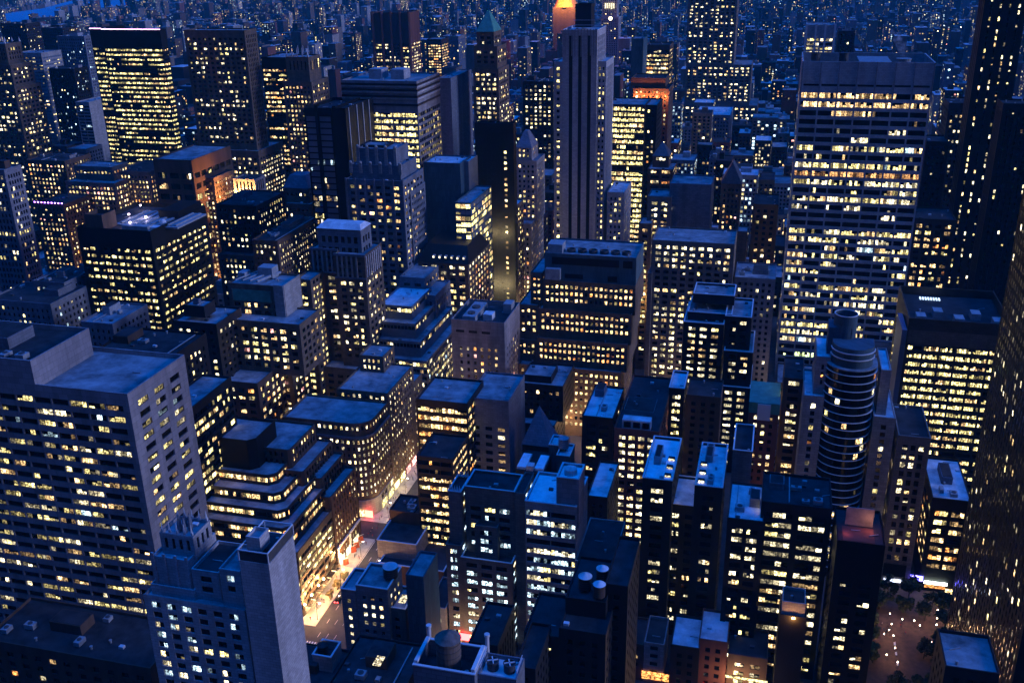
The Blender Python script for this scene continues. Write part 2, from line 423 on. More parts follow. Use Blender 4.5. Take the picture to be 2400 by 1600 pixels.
# --- bottom left
B_('office_tower', 'broad grey concrete office with strip windows and an empty blue roof, left edge', [
   (-260, 815, 70, 843, 231, 28, dict(rz=12, roof='tar', s=dict(blank=1))),
   (-260, 875, 296, 912, 231, 31, dict(fs=dict(bay=7.4, ww=.6, sub=2, mar=2.2, lit=.45, top=4.2), roof='grey', clean=1))],
   st('band', wall='concrete', bay=6.6, ww=.92, sub=3, wh=.5, lit=.36, col='office', mar=2, top=4.2, fh=3.9, dim=.5, darkfloors=.05), clutter=1, parapet=1.6)
B_('apartment_tower', 'white stepped tower with an open arcaded crown in the left foreground', [
   (372, 1246, 452, 1260, 197, 9, dict(s=dict(bay=2.4, wh=.8, fh=4.2, ww=.45, top=1.3, base=.2, lit=0, mar=.6), clean=1, fs=dict(bay=2.4, wh=.8, fh=4.2, ww=.45, top=1.3, base=.2, lit=0, mar=.6))),
   (355, 1300, 441, 1315, 194, 14, dict(s=dict(bay=3.2, fh=7, wh=.5, ww=.35, lit=0, top=3.2, mar=1.2), clean=1)),
   (352, 1365, 455, 1385, 193, 16, dict(clean=1, s=dict(bay=3.0, ww=.4, mar=1.5, lit=.8, top=1.5, fh=4.2))),
   (447, 1331, 512, 1343, 194, 14, dict(clean=1, roof='tar')),
   (512, 1330, 562, 1340, 193, 12, dict(clean=1)),
   (335, 1390, 573, 1432, 191, 19, dict(clean=1)),
   ], st('pair', wall='white', bay=4.5, ww=.58, wh=.6, fh=3.25, lit=.26, col='cool', mar=1.2, top=1.8), clutter=0)
B_('elevator_shaft_tower', 'tall blank white shaft with a framed rooftop cage in the left foreground', [
   (575, 1255, 608, 1262, 193, 5, dict(rz=4.4, clean=1)),
   (560, 1310, 630, 1325, 190, 14, dict(clean=1, roof='tar'))], st('grid', wall='white', blank=1), clutter=0)
B_('office_block', 'dark glass block with a blue roof behind the broad grey office', [
   (330, 955, 411, 1012, 303, 44, dict(clean=1))], st('ribbon', wall='dark', wh=.6, lit=.4, bay=4, sub=2), roof='grey', clutter=0)
B_('office_block', 'narrow black building with sparse yellow windows left of the brown twin-shouldered tower', [
   (225, 815, 405, 835, 330, 26)], st('grid', wall='dark', bay=3.2, lit=.35, col='cream', top=5), roof='tar')
B_('apartment_block', 'small dark blue-topped block with a lit top row above the narrow black building', [
   (428, 712, 478, 720, 404, 10, dict(rz=6, s=dict(blank=1))), (405, 750, 507, 760, 400, 24)],
   st('grid', wall='dark', bay=4, ww=.5, lit=.35, col='cream', top=4, hot={0: (.8, 'cream')}), roof='grey')
B_('office_block', 'low dark block with a plain blue roof behind the left concrete office', [(190, 760, 262, 752, 400, 30)],
   st('grid', wall='bluestone', lit=.12), roof='grey')
B_('apartment_block', 'slim dark block with few white windows above the left concrete office roof', [(75, 655, 150, 665, 440, 26)],
   st('grid', wall='bluestone', lit=.18, col='cool'), roof='tar')
B_('apartment_block', 'black slab without lit windows left of the big black cube block', [(148, 640, 205, 650, 455, 20)],
   st('grid', wall='dark', blank=1), roof='tar')
B_('apartment_block', 'low dark building in the far left corner with rose lit attic windows', [(-30, 700, 118, 712, 420, 30)],
   st('grid', wall='bluestone', lit=.15, col='mixed'), roof='tar')
B_('office_tower', 'grey blue ribbed slab at the left edge with one brightly lit floor', [(-60, 395, 9, 398, 470, 14, dict(fs=dict(bay=2.3, ww=.62, lit=.14)))],
   st('grid', wall='bluestone', bay=2.3, ww=.6, wh=.6, lit=.12, hot={9: (.95, 'yellow'), 13: (.5, 'yellow')}, col='cream'), roof='grey')
B_('office_block', 'black cube office block with a lit louvred roof garden', [
   (195, 500, 238, 506, 452, 12, dict(rz=11, s=dict(blank=1, wall='brown'), clean=1)),
   (178, 528, 352, 545, 450, 56, dict(fs=dict(bay=5.2, lit=.62), clean=1))],
   st('pair', wall='black', bay=4.3, ww=.72, sub=2, wh=.42, fh=4.0, lit=.66, col='gold', top=11, mar=1.5, dim=.3, spr=.05), roof='tar', clutter=0, parapet=2.5)
B_('office_block', 'dark brown block with small white windows right of the black cube block', [
   (505, 478, 600, 483, 548, 40, dict(s=dict(wall='dark'))), (510, 590, 620, 606, 540, 46)],
   st('grid', wall='brown', bay=3., lit=.38, col='cream', top=3), roof='tar')
B_('office_block', 'dark red-brown mid block between the black cube and the mansard-topped tower', [(590, 560, 650, 566, 520, 60)],
   st('grid', wall='brown', bay=3., lit=.5, col='cream', top=3), roof='tar')
# --- the two brown towers
B_('office_tower', 'brown stone tower with a green framed attic panel and roof full of pipes', [
   (533, 668, 662, 666, 427, 20, dict(s=dict(top=10, lit=.42), clean=1)),
   (507, 742, 702, 764, 416, 23, dict(clean=1, s=dict(skip=lambda i, nb, k, nf: i < 2))),
   (456, 893, 602, 890, 400, 30, dict(wall='brown')),
   (640, 1020, 735, 1027, 396, 40, dict(wall='brown', s=dict(lit=.3))),
   (650, 1050, 752, 1056, 392, 46, dict(wall='brown', s=dict(lit=.3)))],
   st('pair', wall='tan', bay=5.4, lit=.48, col='warm', fh=3.8, wh=.56), roof='grey', clutter=0)
B_('office_block', 'narrow yellow lit block squeezed between the green-panelled brown tower and the tan tower', [
   (690, 655, 727, 655, 452, 16, dict(clean=1))], st('pair', wall='tan', bay=4.4, lit=.9, col='gold', top=1.5), roof='grey', clutter=0)
B_('office_tower', 'tall tan tower with pilastered upper floors and a blue penthouse', [
   (742, 532, 845, 542, 470, 14, dict(s=dict(fh=6, wh=.6, bay=4, lit=.05, top=4), clean=1, wall='bluestone')),
   (725, 575, 790, 590, 469, 24, dict(clean=1)),
   (783, 592, 854, 600, 464, 24, dict(clean=1)),
   (735, 858, 879, 868, 458, 46)],
   st('pair', wall='tan', bay=5.2, lit=.45, col='cream', fh=3.75, wh=.52, top=4, hot={0: (.03, 'cream'), 1: (.03, 'cream'), 2: (.1, 'cream')}), roof='grey', clutter=0)
B_('office_tower', 'blue grey art deco tower with scalloped white crown', [
   (843, 338, 903, 342, 552, 14, dict(s=dict(wall='dark', blank=1, rel=.3), clean=1)),
   (838, 345, 926, 352, 545, 22, dict(s=dict(bay=4.6, fh=9, wh=.72, ww=.62, lit=0, top=3, mar=1), clean=1)),
   (822, 384, 938, 390, 540, 28, dict(s=dict(bay=4.2, fh=9, wh=.6, ww=.4, lit=.25, top=3, col='amber'), clean=1)),
   (810, 420, 943, 424, 535, 36, dict(clean=1)),
   (943, 447, 962, 450, 545, 26, dict(clean=1, s=dict(lit=.2, bay=2.6))),
   (935, 648, 996, 652, 520, 30, dict(clean=1, s=dict(lit=.55))),
   (985, 690, 1020, 693, 512, 28, dict(clean=1, s=dict(STYLES['rib'], wall='bluestone', lit=.1)))],
   st('pair', wall='bluestone', bay=5.6, ww=.6, lit=.34, col='warm', fh=3.9, wh=.5), clutter=0)
B_('office_tower', 'faceted tower of dark blue glass and black piers left of the art deco tower', [
   (712, 255, 776, 252, 566, 44, dict(clean=1, s=dict(bay=9, ww=.86, sub=6, wh=.8, lit=.3, rel=.3, hot={0: (0, 'cool'), 1: (0, 'cool'), 2: (0, 'cool'), 3: (0, 'cool'), 4: (0, 'cool'), 5: (0, 'cool'), 6: (0, 'cool'), 7: (.05, 'cool'), 8: (.1, 'cool')}))),
   (777, 252, 809, 254, 562, 44, dict(clean=1, s=dict(blank=1), fs=dict(blank=1)))],
   st('curtain', lit=.25, col='cream'), glass=GLASSB, roof='tar', clutter=0, parapet=2)
B_('office_tower', 'pale grey office slab with unbroken yellow lit strip floors and bright blue roof', [
   (799, 187, 976, 192, 606, 45, dict(fs=dict(wall='pale', lit=.35, bay=4, dim=.75, sub=3)))],
   st('ribbon', wall='concrete', bay=8.6, ww=.93, sub=5, lit=.93, col='gold', dim=.05, top=20, fh=4.1, wh=.6, darkfloors=0), roof='grey', clutter=0)
B_('office_tower', 'plain blue grey slab with glass corner rooms right of the art deco tower', [
   (1083, 376, 1098, 380, 598, 20, dict(clean=1, s=dict(STYLES['curtain'], lit=.9, col='gold', top=.6, wall='steel'))),
   (992, 380, 1078, 383, 590, 24, dict(clean=1))], st('grid', wall='teal', blank=1), roof='pale', clutter=0)
B_('office_block', 'green glass block with bright yellow corner rooms below the plain blue slab', [
   (1066, 474, 1103, 476, 566, 46, dict(clean=1))],
   st('curtain', wall='teal', bay=3, ww=.94, lit=.55, col='gold', wh=.7, top=1), glass=GLASSB, roof='grey', clutter=0)
B_('office_block', 'stone block with a steep black mansard roof and round dormers', [
   (980, 614, 1097, 619, 545, 46, dict(clean=1))], st('triple', wall='tan', bay=6, sub=2, ww=.6, lit=.62, col='warm', fh=3.8, wh=.55, hot={0: (.9, 'cream')}, top=1.4), roof='tar', clutter=0)
B_('office_tower', 'slender floodlit stone tower with pilasters beside the green glass block', [
   (1143, 492, 1197, 496, 650, 36, dict(clean=1))], st('triple', wall='tan', bay=5, sub=2, ww=.62, lit=.4, col='yellow' if 0 else 'gold', fh=3.7, top=3), roof='pale', clutter=0)
B_('office_tower', 'black windowless tower with one column of lit windows', [
   (1112, 287, 1203, 290, 648, 7, dict(clean=1, s=dict(bay=3.2, ww=.6, wh=.5, lit=.8, skip=lambda i, nb, k, nf: i != nb-2 or k < 4, rel=.1), fs=dict(blank=1)))],
   st('grid', wall='black', col='warm'), glass=WALL['black'], roof='tar', clutter=0)
B_('office_tower', 'pale tower with a steep hipped crown and white arches beside the black windowless tower', [
   (1209, 345, 1246, 348, 705, 20, dict(clean=1, s=dict(lit=.3, top=1))), (1208, 372, 1258, 380, 702, 26, dict(clean=1)),
   (1160, 520, 1245, 525, 690, 40, dict(clean=1))], st('grid', wall='pale', bay=3.2, lit=.35, col='warm'), clutter=0)
# --- stepped glass, curved and street blocks east of the avenue
B_('office_block', 'green grey glass office stepping down in terraces toward the avenue', [
   (888, 711, 965, 720, 488, 34, dict(roof='pale', clean=1)), (888, 750, 973, 762, 480, 50, dict(clean=1)),
   (888, 790, 985, 805, 474, 58, dict(clean=1)), (885, 830, 1001, 852, 468, 68, dict(clean=1))],
   st('curtain', wall='steel', bay=2, ww=.9, wh=.55, fh=3.9, lit=.5, col='office', top=1.6, rel=.25, dim=.4, darkfloors=.35), roof='grey', clutter=0)
B_('apartment_tower', 'plain grey concrete tower with small square windows and rooftop fans', [
   (1057, 748, 1182, 756, 464, 32, dict(clean=1, fs=dict(skip=lambda i, nb, k, nf: i < nb-3)))],
   st('grid', wall='concrete', bay=4.1, ww=.38, wh=.5, fh=4, lit=.4, top=15, col='warm', mar=3, skip=lambda i, nb, k, nf: i == nb-2), roof='tar', clutter=0, parapet=2.5)
B_('office_block', 'white-brown building with rounded corner above the red lit shop', [
   (745, 975, 860, 985, 402, 2)], st('pair', wall='tan', lit=.3), clutter=0) if 0 else None
B_('office_block', 'brown stone block behind the rounded corner building along the avenue', [
   (905, 900, 962, 905, 442, 18, dict(clean=1)), (800, 940, 930, 945, 436, 40)], st('grid', wall='tan', bay=3, lit=.5, col='cream', fh=3.6), roof='grey', clutter=0)
B_('office_block', 'amber lit strip-window building beside the bluish stone tower, lights in every floor', [
   (975, 935, 1095, 945, 384, 26, dict(clean=1, fs=dict(lit=.5))),
   ], st('ribbon', wall='dark', bay=6, sub=4, wh=.55, fh=4.2, lit=.82, col='amber', top=3.6, dim=.25), roof='grey', clutter=0)
B_('office_block', 'lower dark annex with yellow strip windows in front of the amber lit building', [
   (975, 1065, 1060, 1078, 350, 22, dict(clean=1))], st('ribbon', wall='dark', bay=6, sub=4, wh=.5, fh=4, lit=.6, col='amber', top=2), roof='tar', clutter=0)
B_('apartment_tower', 'pale blue stone tower with one column of big lit windows', [
   (1095, 930, 1192, 940, 395, 30, dict(clean=1, fs=dict(blank=1)))],
   st('grid', wall='bluestone', bay=5.6, ww=.55, wh=.5, fh=4.1, lit=.95, top=14, col='warm', mar=.8, skip=lambda i, nb, k, nf: i != nb-1), roof='grey', clutter=0)
B_('office_block', 'dark stepped office with blue mechanical roof right of the grey concrete tower', [
   (1225, 876, 1292, 884, 452, 16, dict(clean=1, rz=8, s=dict(blank=1))), (1216, 898, 1320, 903, 448, 28, dict(clean=1, fs=dict(lit=.6, bay=2.6))),
   (1195, 990, 1300, 995, 440, 26, dict(clean=1))],
   st('grid', wall='dark', bay=3.2, lit=.14, col='warm', hot={0: (.7, 'warm')}), roof='grey', clutter=1)
B_('office_tower', 'wide stone setback block with regular rows of orange lit square windows', [
   (1276, 592, 1492, 605, 502, 30, dict(clean=1, wall='teal', rz=15.5, s=dict(blank=1))),
   (1272, 657, 1490, 668, 500, 34, dict(clean=1, fs=dict(blank=1, wall='pale'))),
   (1243, 637, 1272, 640, 504, 30, dict(clean=1)),
   (1262, 724, 1480, 735, 497, 38, dict(clean=1, fs=dict(blank=1))), (1215, 712, 1262, 716, 500, 34, dict(clean=1)),
   (1258, 792, 1470, 806, 494, 42, dict(clean=1, fs=dict(blank=1))), (1210, 794, 1258, 798, 497, 36, dict(clean=1)),
   (1215, 855, 1455, 870, 490, 46, dict(clean=1))],
   st('grid', wall='tan', bay=2.7, ww=.52, wh=.5, fh=3.75, lit=.86, col='amber', top=2.5, dim=.12, darkfloors=.08, mar=1), roof='grey', clutter=0)
B_('office_tower', 'very tall white stone tower with three dark vertical stripes', [
   (1348, 8, 1386, 12, 650, 12, dict(clean=1, rz=14, s=dict(wall='dark', blank=1))),
   (1318, 70, 1400, 73, 636, 32, dict(clean=1, s=dict(blank=1), fs=dict(STYLES['rib'], wall='white', lit=.05, blank=0), coping=1)),
   (1298, 144, 1318, 145, 640, 30, dict(clean=1, s=dict(bay=3, mar=.6, ww=.45, lit=.42))),
   (1400, 143, 1421, 145, 641, 30, dict(clean=1, s=dict(bay=3, mar=.5, ww=.45, lit=.42), fs=dict(STYLES['rib'], wall='white', lit=.05))),
   (1423, 449, 1463, 452, 640, 32, dict(clean=1, s=dict(bay=3.3, lit=.35)))],
   st('grid', wall='white', bay=3, ww=.45, wh=.5, fh=3.8, col='yellow' if 0 else 'gold', lit=.4), roof='pale', clutter=0)
B_('office_block', 'yellow-lit glass office slab behind the tall white stripe tower', [
   (1425, 243, 1512, 247, 740, 34, dict(clean=1)), (1512, 245, 1540, 248, 742, 34, dict(clean=1, s=dict(STYLES['grid'], wall='black', lit=.12)))],
   st('ribbon', wall='bronze', bay=7, sub=5, lit=.95, col='gold', wh=.62, dim=.08, fh=4, top=2), roof='grey', clutter=0)
B_('office_block', 'dark tower with an orange floodlit band under its roof', [
   (1480, 180, 1560, 186, 840, 30, dict(clean=1, rz=7, s=dict(blank=1))), (1484, 205, 1568, 210, 838, 34, dict(clean=1))],
   st('grid', wall='brown', bay=3.4, lit=.5, col='warm', top=2), roof='tar', clutter=0)
B_('office_block', 'tan block with pyramidal lit top right of the white stripe tower', [
   (1530, 365, 1568, 367, 700, 16, dict(clean=1)), (1518, 395, 1578, 398, 690, 26, dict(clean=1)),
   ], st('triple', wall='brown', lit=.62, col='warm', top=1), clutter=0)
B_('apartment_block', 'narrow tan block lit deep yellow between the orange-lit block and the loggia building', [
   (1497, 522, 1527, 525, 590, 18, dict(clean=1))], st('pair', wall='tan', bay=4.2, lit=.6, col='gold'), clutter=0)
B_('office_block', 'grey brown block with lit windows and a plain blue mass to its right', [
   (1518, 459, 1574, 462, 600, 20, dict(clean=1)), (1570, 430, 1668, 432, 604, 26, dict(clean=1, wall='bluestone', s=dict(blank=1)))],
   st('pair', wall='limestone', bay=5, lit=.5, col='cream'), roof='grey', clutter=1)
B_('office_block', 'stone building with a long lit loggia row under its roof', [
   (1528, 562, 1722, 572, 552, 30, dict(clean=1)), (1518, 640, 1528, 640, 549, 20, dict(clean=1))],
   st('pair', wall='limestone', bay=5.1, lit=.62, col='cream', wh=.54, fh=3.7, top=3, hot={0: (.97, 'cream'), 5: (.05, 'cream'), 6: (.1, 'cream')}), roof='grey', clutter=2)
B_('office_block', 'grey stone block with a teal upper storey right of the loggia building', [
   (1722, 648, 1818, 655, 562, 30), ], st('grid', wall='bluestone', bay=3.6, lit=.1, col='cream', top=3), roof='grey')
B_('apartment_block', 'slim tan chimney-like block above the teal topped stone block', [
   (1728, 542, 1752, 543, 610, 14, dict(clean=1))], st('grid', wall='tan', blank=1), clutter=0)
B_('apartment_block', 'pointed gabled brown tower right of the plain blue mass', [
   (1690, 430, 1738, 432, 680, 20, dict(clean=1))], st('grid', wall='tan', lit=.4, col='warm', bay=3), clutter=0)
B_('office_block', 'dark brown arcaded building left of the broad white grid tower', [
   (1765, 478, 1825, 480, 640, 30, dict(clean=1))], st('grid', wall='brown', lit=.15, col='warm', bay=4), roof='tar', clutter=0)
B_('apartment_tower', 'black brick tower with white-edged roof terraces at several levels', [
   (1625, 688, 1722, 694, 488, 18, dict(clean=1, rz=5, s=dict(lit=0))),
   (1612, 730, 1716, 738, 480, 24, dict(clean=1, s=dict(lit=.6, bay=5, hot={0: (.8, 'brownlit')}))),
   (1602, 755, 1697, 760, 474, 30, dict(clean=1)),
   (1700, 741, 1762, 744, 476, 28, dict(clean=1, s=dict(lit=.25))), (1697, 822, 1765, 826, 471, 30, dict(clean=1, s=dict(lit=.5))),
   (1687, 905, 1759, 909, 467, 30, dict(clean=1, s=dict(lit=.75)))],
   st('pair', wall='dark', bay=4.9, ww=.62, wh=.5, lit=.66, col='cream', fh=3.6, top=2.4), roof='grey', clutter=0, coping=True)
B_('office_tower', 'broad white grid tower with seven bays and steam on its roof', [
   (1881, 143, 2194, 148, 596, 48, dict(clean=1))],
   st('band', wall='white', bay=9.7, ww=.91, sub=6, wh=.6, fh=4.9, lit=.4, col='office', top=17, mar=.5, rel=.7, dim=.3, darkfloors=.1,
      hot={0: (.7, 'warm'), 1: (.65, 'warm'), 2: (.5, 'warm'), 9: (1, 'brownlit'), 14: (.02, 'cream'), 15: (.05, 'cream'), 32: (.6, 'green')}), roof='tar', clutter=0, parapet=7)
# --- centre front
B_('office_block', 'dark stone gothic office with white lit windows and corner turrets', [
   (1049, 1150, 1080, 1154, 307, 12, dict(clean=1, coping=1)), (1088, 1138, 1206, 1154, 309, 13, dict(clean=1, coping=1, s=dict(top=8))),
   (1206, 1153, 1229, 1157, 307, 16, dict(clean=1)), (1112, 1228, 1165, 1238, 306, 10, dict(clean=1)),
   (1044, 1272, 1080, 1280, 304, 14, dict(clean=1)), (1080, 1300, 1200, 1326, 303.5, 20, dict(clean=1, coping=1))],
   st('triple', wall='limestone', bay=6.4, ww=.72, sub=3, wh=.55, fh=3.7, lit=.58, col='cool', top=2, dim=.2), roof='tar', clutter=0)
B_('office_block', 'white banded office with blue roof and big cold white strip windows', [
   (1304, 1118, 1357, 1124, 305, 11, dict(clean=1, rz=20, s=dict(blank=1, wall='concrete'))),
   (1230, 1174, 1351, 1188, 304, 22, dict(clean=1, s=dict(skip=lambda i, nb, k, nf: False), fs=dict(blank=1)))],
   st('ribbon', wall='pale', bay=10, ww=.97, sub=7, wh=.56, fh=4.0, lit=.55, col='cool', top=3.4, mar=.3, dim=.3), roof='gravel', clutter=0, coping=True)
B_('office_block', 'low building with blue roof right of the white banded office', [
   (1376, 1160, 1424, 1166, 345, 30)], st('grid', wall='dark', lit=.1), roof='pale')
B_('office_block', 'white ornate narrow facade with three rooftop tanks in front of it', [
   (1348, 1315, 1436, 1322, 303, 30, dict(clean=1))], st('pair', wall='pale', bay=4.2, lit=.55, col='warm', top=3), roof='tar', clutter=1)
B_('office_block', 'dark narrow block with a blue roof deck left of the terrace-roofed lit block', [
   (1364, 975, 1437, 978, 400, 34)], st('triple', wall='dark', bay=6, lit=.28, col='cream', top=4), roof='pale')
B_('apartment_block', 'brick block with lit rows and two-level roof pavilion', [
   (1462, 958, 1532, 966, 406, 14, dict(rz=6, clean=1, s=dict(STYLES['curtain'], lit=.7, top=.8, col='gold', wall='pale'))),
   (1440, 1003, 1545, 1010, 386, 58, dict(clean=1, fs=dict(lit=.3)))],
   st('pair', wall='red', bay=4.6, ww=.66, lit=.72, col='cream', fh=3.75, wh=.52, top=3.4, darkfloors=.05), roof='tar', clutter=2)
B_('apartment_block', 'slim tower with a bright blue roof and triple lit windows', [
   (1568, 908, 1604, 911, 425, 20, dict(clean=1))], st('triple', wall='dark', bay=5, sub=3, ww=.8, lit=.85, col='cream', fh=3.7), roof='pale', clutter=0, coping=True)
B_('apartment_block', 'dark arcaded facade between the slim blue-roofed tower and the terraced black tower', [
   (1608, 925, 1690, 930, 430, 20, dict(clean=1))], st('grid', wall='brown', lit=.0, bay=4), roof='tar', clutter=0)
B_('apartment_block', 'brick house with a green copper gabled attic', [
   (1755, 968, 1825, 972, 400, 24, dict(clean=1))], st('grid', wall='red', lit=.3, col='cream', bay=3.4, top=1), roof='tar', clutter=0)
B_('apartment_block', 'brown block with lit window rows left of the round-fronted tower', [
   (1838, 884, 1886, 888, 405, 24, dict(clean=1))], st('triple', wall='brown', lit=.75, bay=5.4, col='cream', top=1.6), roof='tar', clutter=0)
B_('apartment_block', 'twin-winged dark apartment block with bright blue roofs', [
   (1506, 1117, 1576, 1129, 322, 34, dict(roof='gravel')), (1628, 1137, 1694, 1143, 322, 34, dict(roof='pale')),
   (1560, 1180, 1640, 1186, 330, 22, dict(roof='pale', clean=1)),
   ], st('pair', wall='dark', bay=6, sub=3, ww=.55, lit=.38, col='cream', top=4, fh=3.9), clutter=3, coping=True)
B_('apartment_block', 'pale shaft-like block with a dark roof terrace and a yellow lit alley beside it', [
   (1718, 1055, 1764, 1058, 365, 24, dict(clean=1))], st('grid', wall='bluestone', blank=1), roof='tar', clutter=1, coping=True)
B_('apartment_block', 'block with a curled blue roof right of the twin-winged block', [
   (1705, 1212, 1790, 1222, 312, 26)], st('triple', wall='dark', bay=6, lit=.5, col='cream', top=4), roof='pale')
B_('office_block', 'wide black loft building with rows of four lit windows', [
   (1785, 1178, 1952, 1188, 316, 22)], st('band', wall='dark', bay=9.5, ww=.8, sub=4, lit=.6, wh=.55, col='cream', top=4, fh=4), roof='tar', clutter=2)
B_('office_block', 'black block with a red-lit roof terrace', [
   (1962, 1268, 2076, 1275, 300, 22, dict(clean=1))], st('pair', wall='black', bay=5, lit=.34, col='cream', top=16), roof='tar', clutter=0)
# --- round tower and right side
B_('hotel_wing', 'blue stone side wing left of the curved glass front', [
   (1914, 834, 1948, 838, 392, 24, dict(clean=1)), (1884, 925, 1932, 930, 388, 28, dict(clean=1))],
   st('grid', wall='pale', bay=4.6, ww=.34, wh=.66, lit=.12, col='warm', fh=3.3), roof='pale', clutter=0)
B_('hotel_wing', 'blue and pink stone side wing right of the curved glass front', [
   (2066, 866, 2090, 868, 392, 24, dict(clean=1)), (2048, 975, 2100, 980, 388, 28, dict(clean=1))],
   st('grid', wall='pale', bay=4.6, ww=.34, wh=.66, lit=.16, col='warm', fh=3.3), roof='pale', clutter=0)
B_('office_tower', 'dark bulky office with a blank crown and wide yellow strip windows', [
   (2131, 745, 2374, 762, 446, 46, dict(clean=1))],
   st('band', wall='bronze', bay=7.4, ww=.88, sub=6, wh=.5, fh=3.95, lit=.7, col='gold', top=13, dim=.15, darkfloors=.2), roof='tar', clutter=0, parapet=4)
B_('office_block', 'ribbed narrow stone building with a battlemented top and an arched entrance', [
   (2106, 1020, 2183, 1026, 384, 30, dict(clean=1))], st('rib', wall='limestone', bay=3, ww=.62, fh=4, lit=.36, col='cream', spr=.3, top=4, base=9), roof='tar', clutter=0)
B_('office_block', 'black building with orange lit triple windows beside the ribbed stone building', [
   (2186, 1165, 2278, 1175, 384, 36)], st('triple', wall='black', bay=7, sub=3, ww=.8, fh=4.2, lit=.7, col='amber', top=6, base=7), roof='pale', clutter=1)
B_('office_tower', 'dark tower at the right edge with slanting columns of small lozenge lights', [
   (79, 260, 262, 352, 205, dict(clean=1, fs=dict(bay=3.1, ww=.42, wh=.62, lit=.12, fh=3.7, rel=.06, dim=.5)))],
   st('grid', wall='black', bay=3, ww=.42, wh=.5, fh=3.7, lit=.3, col='cream', top=6, rel=.06), roof='tar', clutter=0, world=True)
B_('office_tower', 'soaring dark tower cut by the top right corner with vertical strings of white lights', [
   (2318, -60, 2420, -60, 720, 22, dict(clean=1))], st('rib', wall='black', bay=6, ww=.2, fh=3.9, lit=.35, col='cream', top=2), roof='tar', clutter=0)
B_('office_tower', 'dark ribbed tower at the right edge below the soaring corner tower', [
   (2352, 242, 2460, 245, 660, 20, dict(clean=1))], st('rib', wall='black', bay=3, ww=.4, lit=.06, col='cream'), roof='tar', clutter=0)
B_('office_tower', 'dark office with scattered bright windows right of the broad white grid tower', [
   (2225, 240, 2300, 244, 800, 30, dict(clean=1))], st('grid', wall='dark', bay=3.2, lit=.3, col='cream', top=5), roof='tar', clutter=0)
B_('office_block', 'black glass tower strung with edge lights, right of the broad white grid tower', [
   (2172, 330, 2225, 333, 760, 26, dict(clean=1))], st('grid', wall='black', bay=3.4, lit=.05, col='cream'), roof='tar', clutter=0)
B_('hotel', 'dark block with red and orange lit windows below the broad white tower', [
   (2140, 512, 2242, 515, 640, 30, dict(clean=1))], st('pair', wall='dark', bay=6, ww=.62, wh=.55, fh=4.2, lit=.5, col='amber'), roof='tar', clutter=1)
B_('office_block', 'reddish slanted slab beyond the lit side avenue', [
   (193, 260, 800, 880, 50, dict(clean=1))], st('grid', wall='limestone', blank=1), roof='tar', clutter=0, world=True)
# --- bottom edge
B_('office_block', 'five-storey grey block with small lit windows beside the avenue', [
   (798, 1379, 833, 1384, 272, 13, dict(clean=1)), (833, 1370, 908, 1382, 271, 14, dict(clean=1)), (908, 1420, 950, 1430, 273, 13, dict(clean=1, wall='teal', s=dict(lit=.3)))],
   st('grid', wall='bluestone', bay=3.6, ww=.46, wh=.46, lit=.75, col='cream', fh=3.6, top=4), roof='grey', clutter=2, coping=True)
B_('office_block', 'blue green blank gable building right of the five-storey grey block', [
   (950, 1345, 992, 1352, 268, 15, dict(clean=1))], st('grid', wall='teal', blank=1), roof='grey', clutter=0)
B_('shop_building', 'low pale-walled building with a dark blue roof on the avenue corner', [
   (883, 1264, 976, 1278, 336, 24, dict(wall='pale', clean=1)), (888, 1318, 1040, 1340, 330, 30, dict(clean=1))],
   st('grid', wall='brown', blank=1), roof='tar', clutter=1, coping=True)
B_('shop_building', 'dark low roofs with pale bulkheads behind the low corner building', [
   (912, 1195, 1035, 1208, 352, 14)], st('grid', wall='brown', blank=1), roof='tar', clutter=1)
B_('apartment_block', 'small cream house with a cornice between the grey block and the gothic office', [
   (1000, 1418, 1044, 1426, 303, 20, dict(clean=1))], st('grid', wall='pale', bay=3, lit=.6, col='cream', fh=3.6, top=1.5), roof='tar', clutter=1)
B_('apartment_block', 'dark flat block with a skylight in front of the gothic office', [
   (1098, 1502, 1166, 1512, 252, 22, dict(clean=1))], st('rib', wall='dark', lit=0), roof='tar', clutter=1)
B_('shop_building', 'large dark flat roof at the bottom edge left of the brown water tank', [
   (-150, -125, 224, 250, 37), (-124.5, -100, 224, 256, 39)], st('grid', wall='dark', lit=.1), roof='tar', clutter=2, world=True)
B_('shop_building', 'pale boxed roof pen with a small dark tank beside the crosswalk', [
   (731, 1530, 776, 1544, 239, 8, dict(rz=6, clean=1))], st('grid', wall='pale', blank=1), roof='tar', clutter=0, coping=True, parapet=3)
B_('office_block', 'blue-framed rooftop that holds the big round brown water tank', [
   (968, 1562, 1112, 1578, 158, 9, dict(clean=1))], st('grid', wall='bluestone', blank=1), roof='tar', clutter=0, parapet=4, coping=True)
B_('office_block', 'pale blue rooftop with two big fans at the bottom edge', [
   (1120, 1580, 1210, 1590, 160, 7, dict(clean=1))], st('grid', wall='bluestone', blank=1), roof='pale', clutter=0)
B_('office_block', 'dark stepped building carrying the three blue-topped tanks', [
   (1325, 1400, 1420, 1410, 240, 22, dict(clean=1)), (1310, 1475, 1420, 1482, 232, 24, dict(clean=1)), (1418, 1368, 1472, 1372, 244, 26, dict(clean=1))],
   st('grid', wall='dark', bay=4, lit=.08, col='cool'), roof='tar', clutter=3)
B_('office_block', 'dark blue flat building at the bottom between tanks and fans', [
   (1205, 1560, 1255, 1566, 215, 20), (1228, 1480, 1310, 1492, 232, 20)], st('grid', wall='dark', lit=.05), roof='tar', clutter=1)
B_('apartment_block', 'cream row house above the orange lit shop', [
   (1510, 1503, 1557, 1510, 301, 16, dict(clean=1))], st('pair', wall='pale', bay=3.2, sub=1, lit=.05, col='cream', fh=3.5, top=1.5), roof='tar', clutter=0)
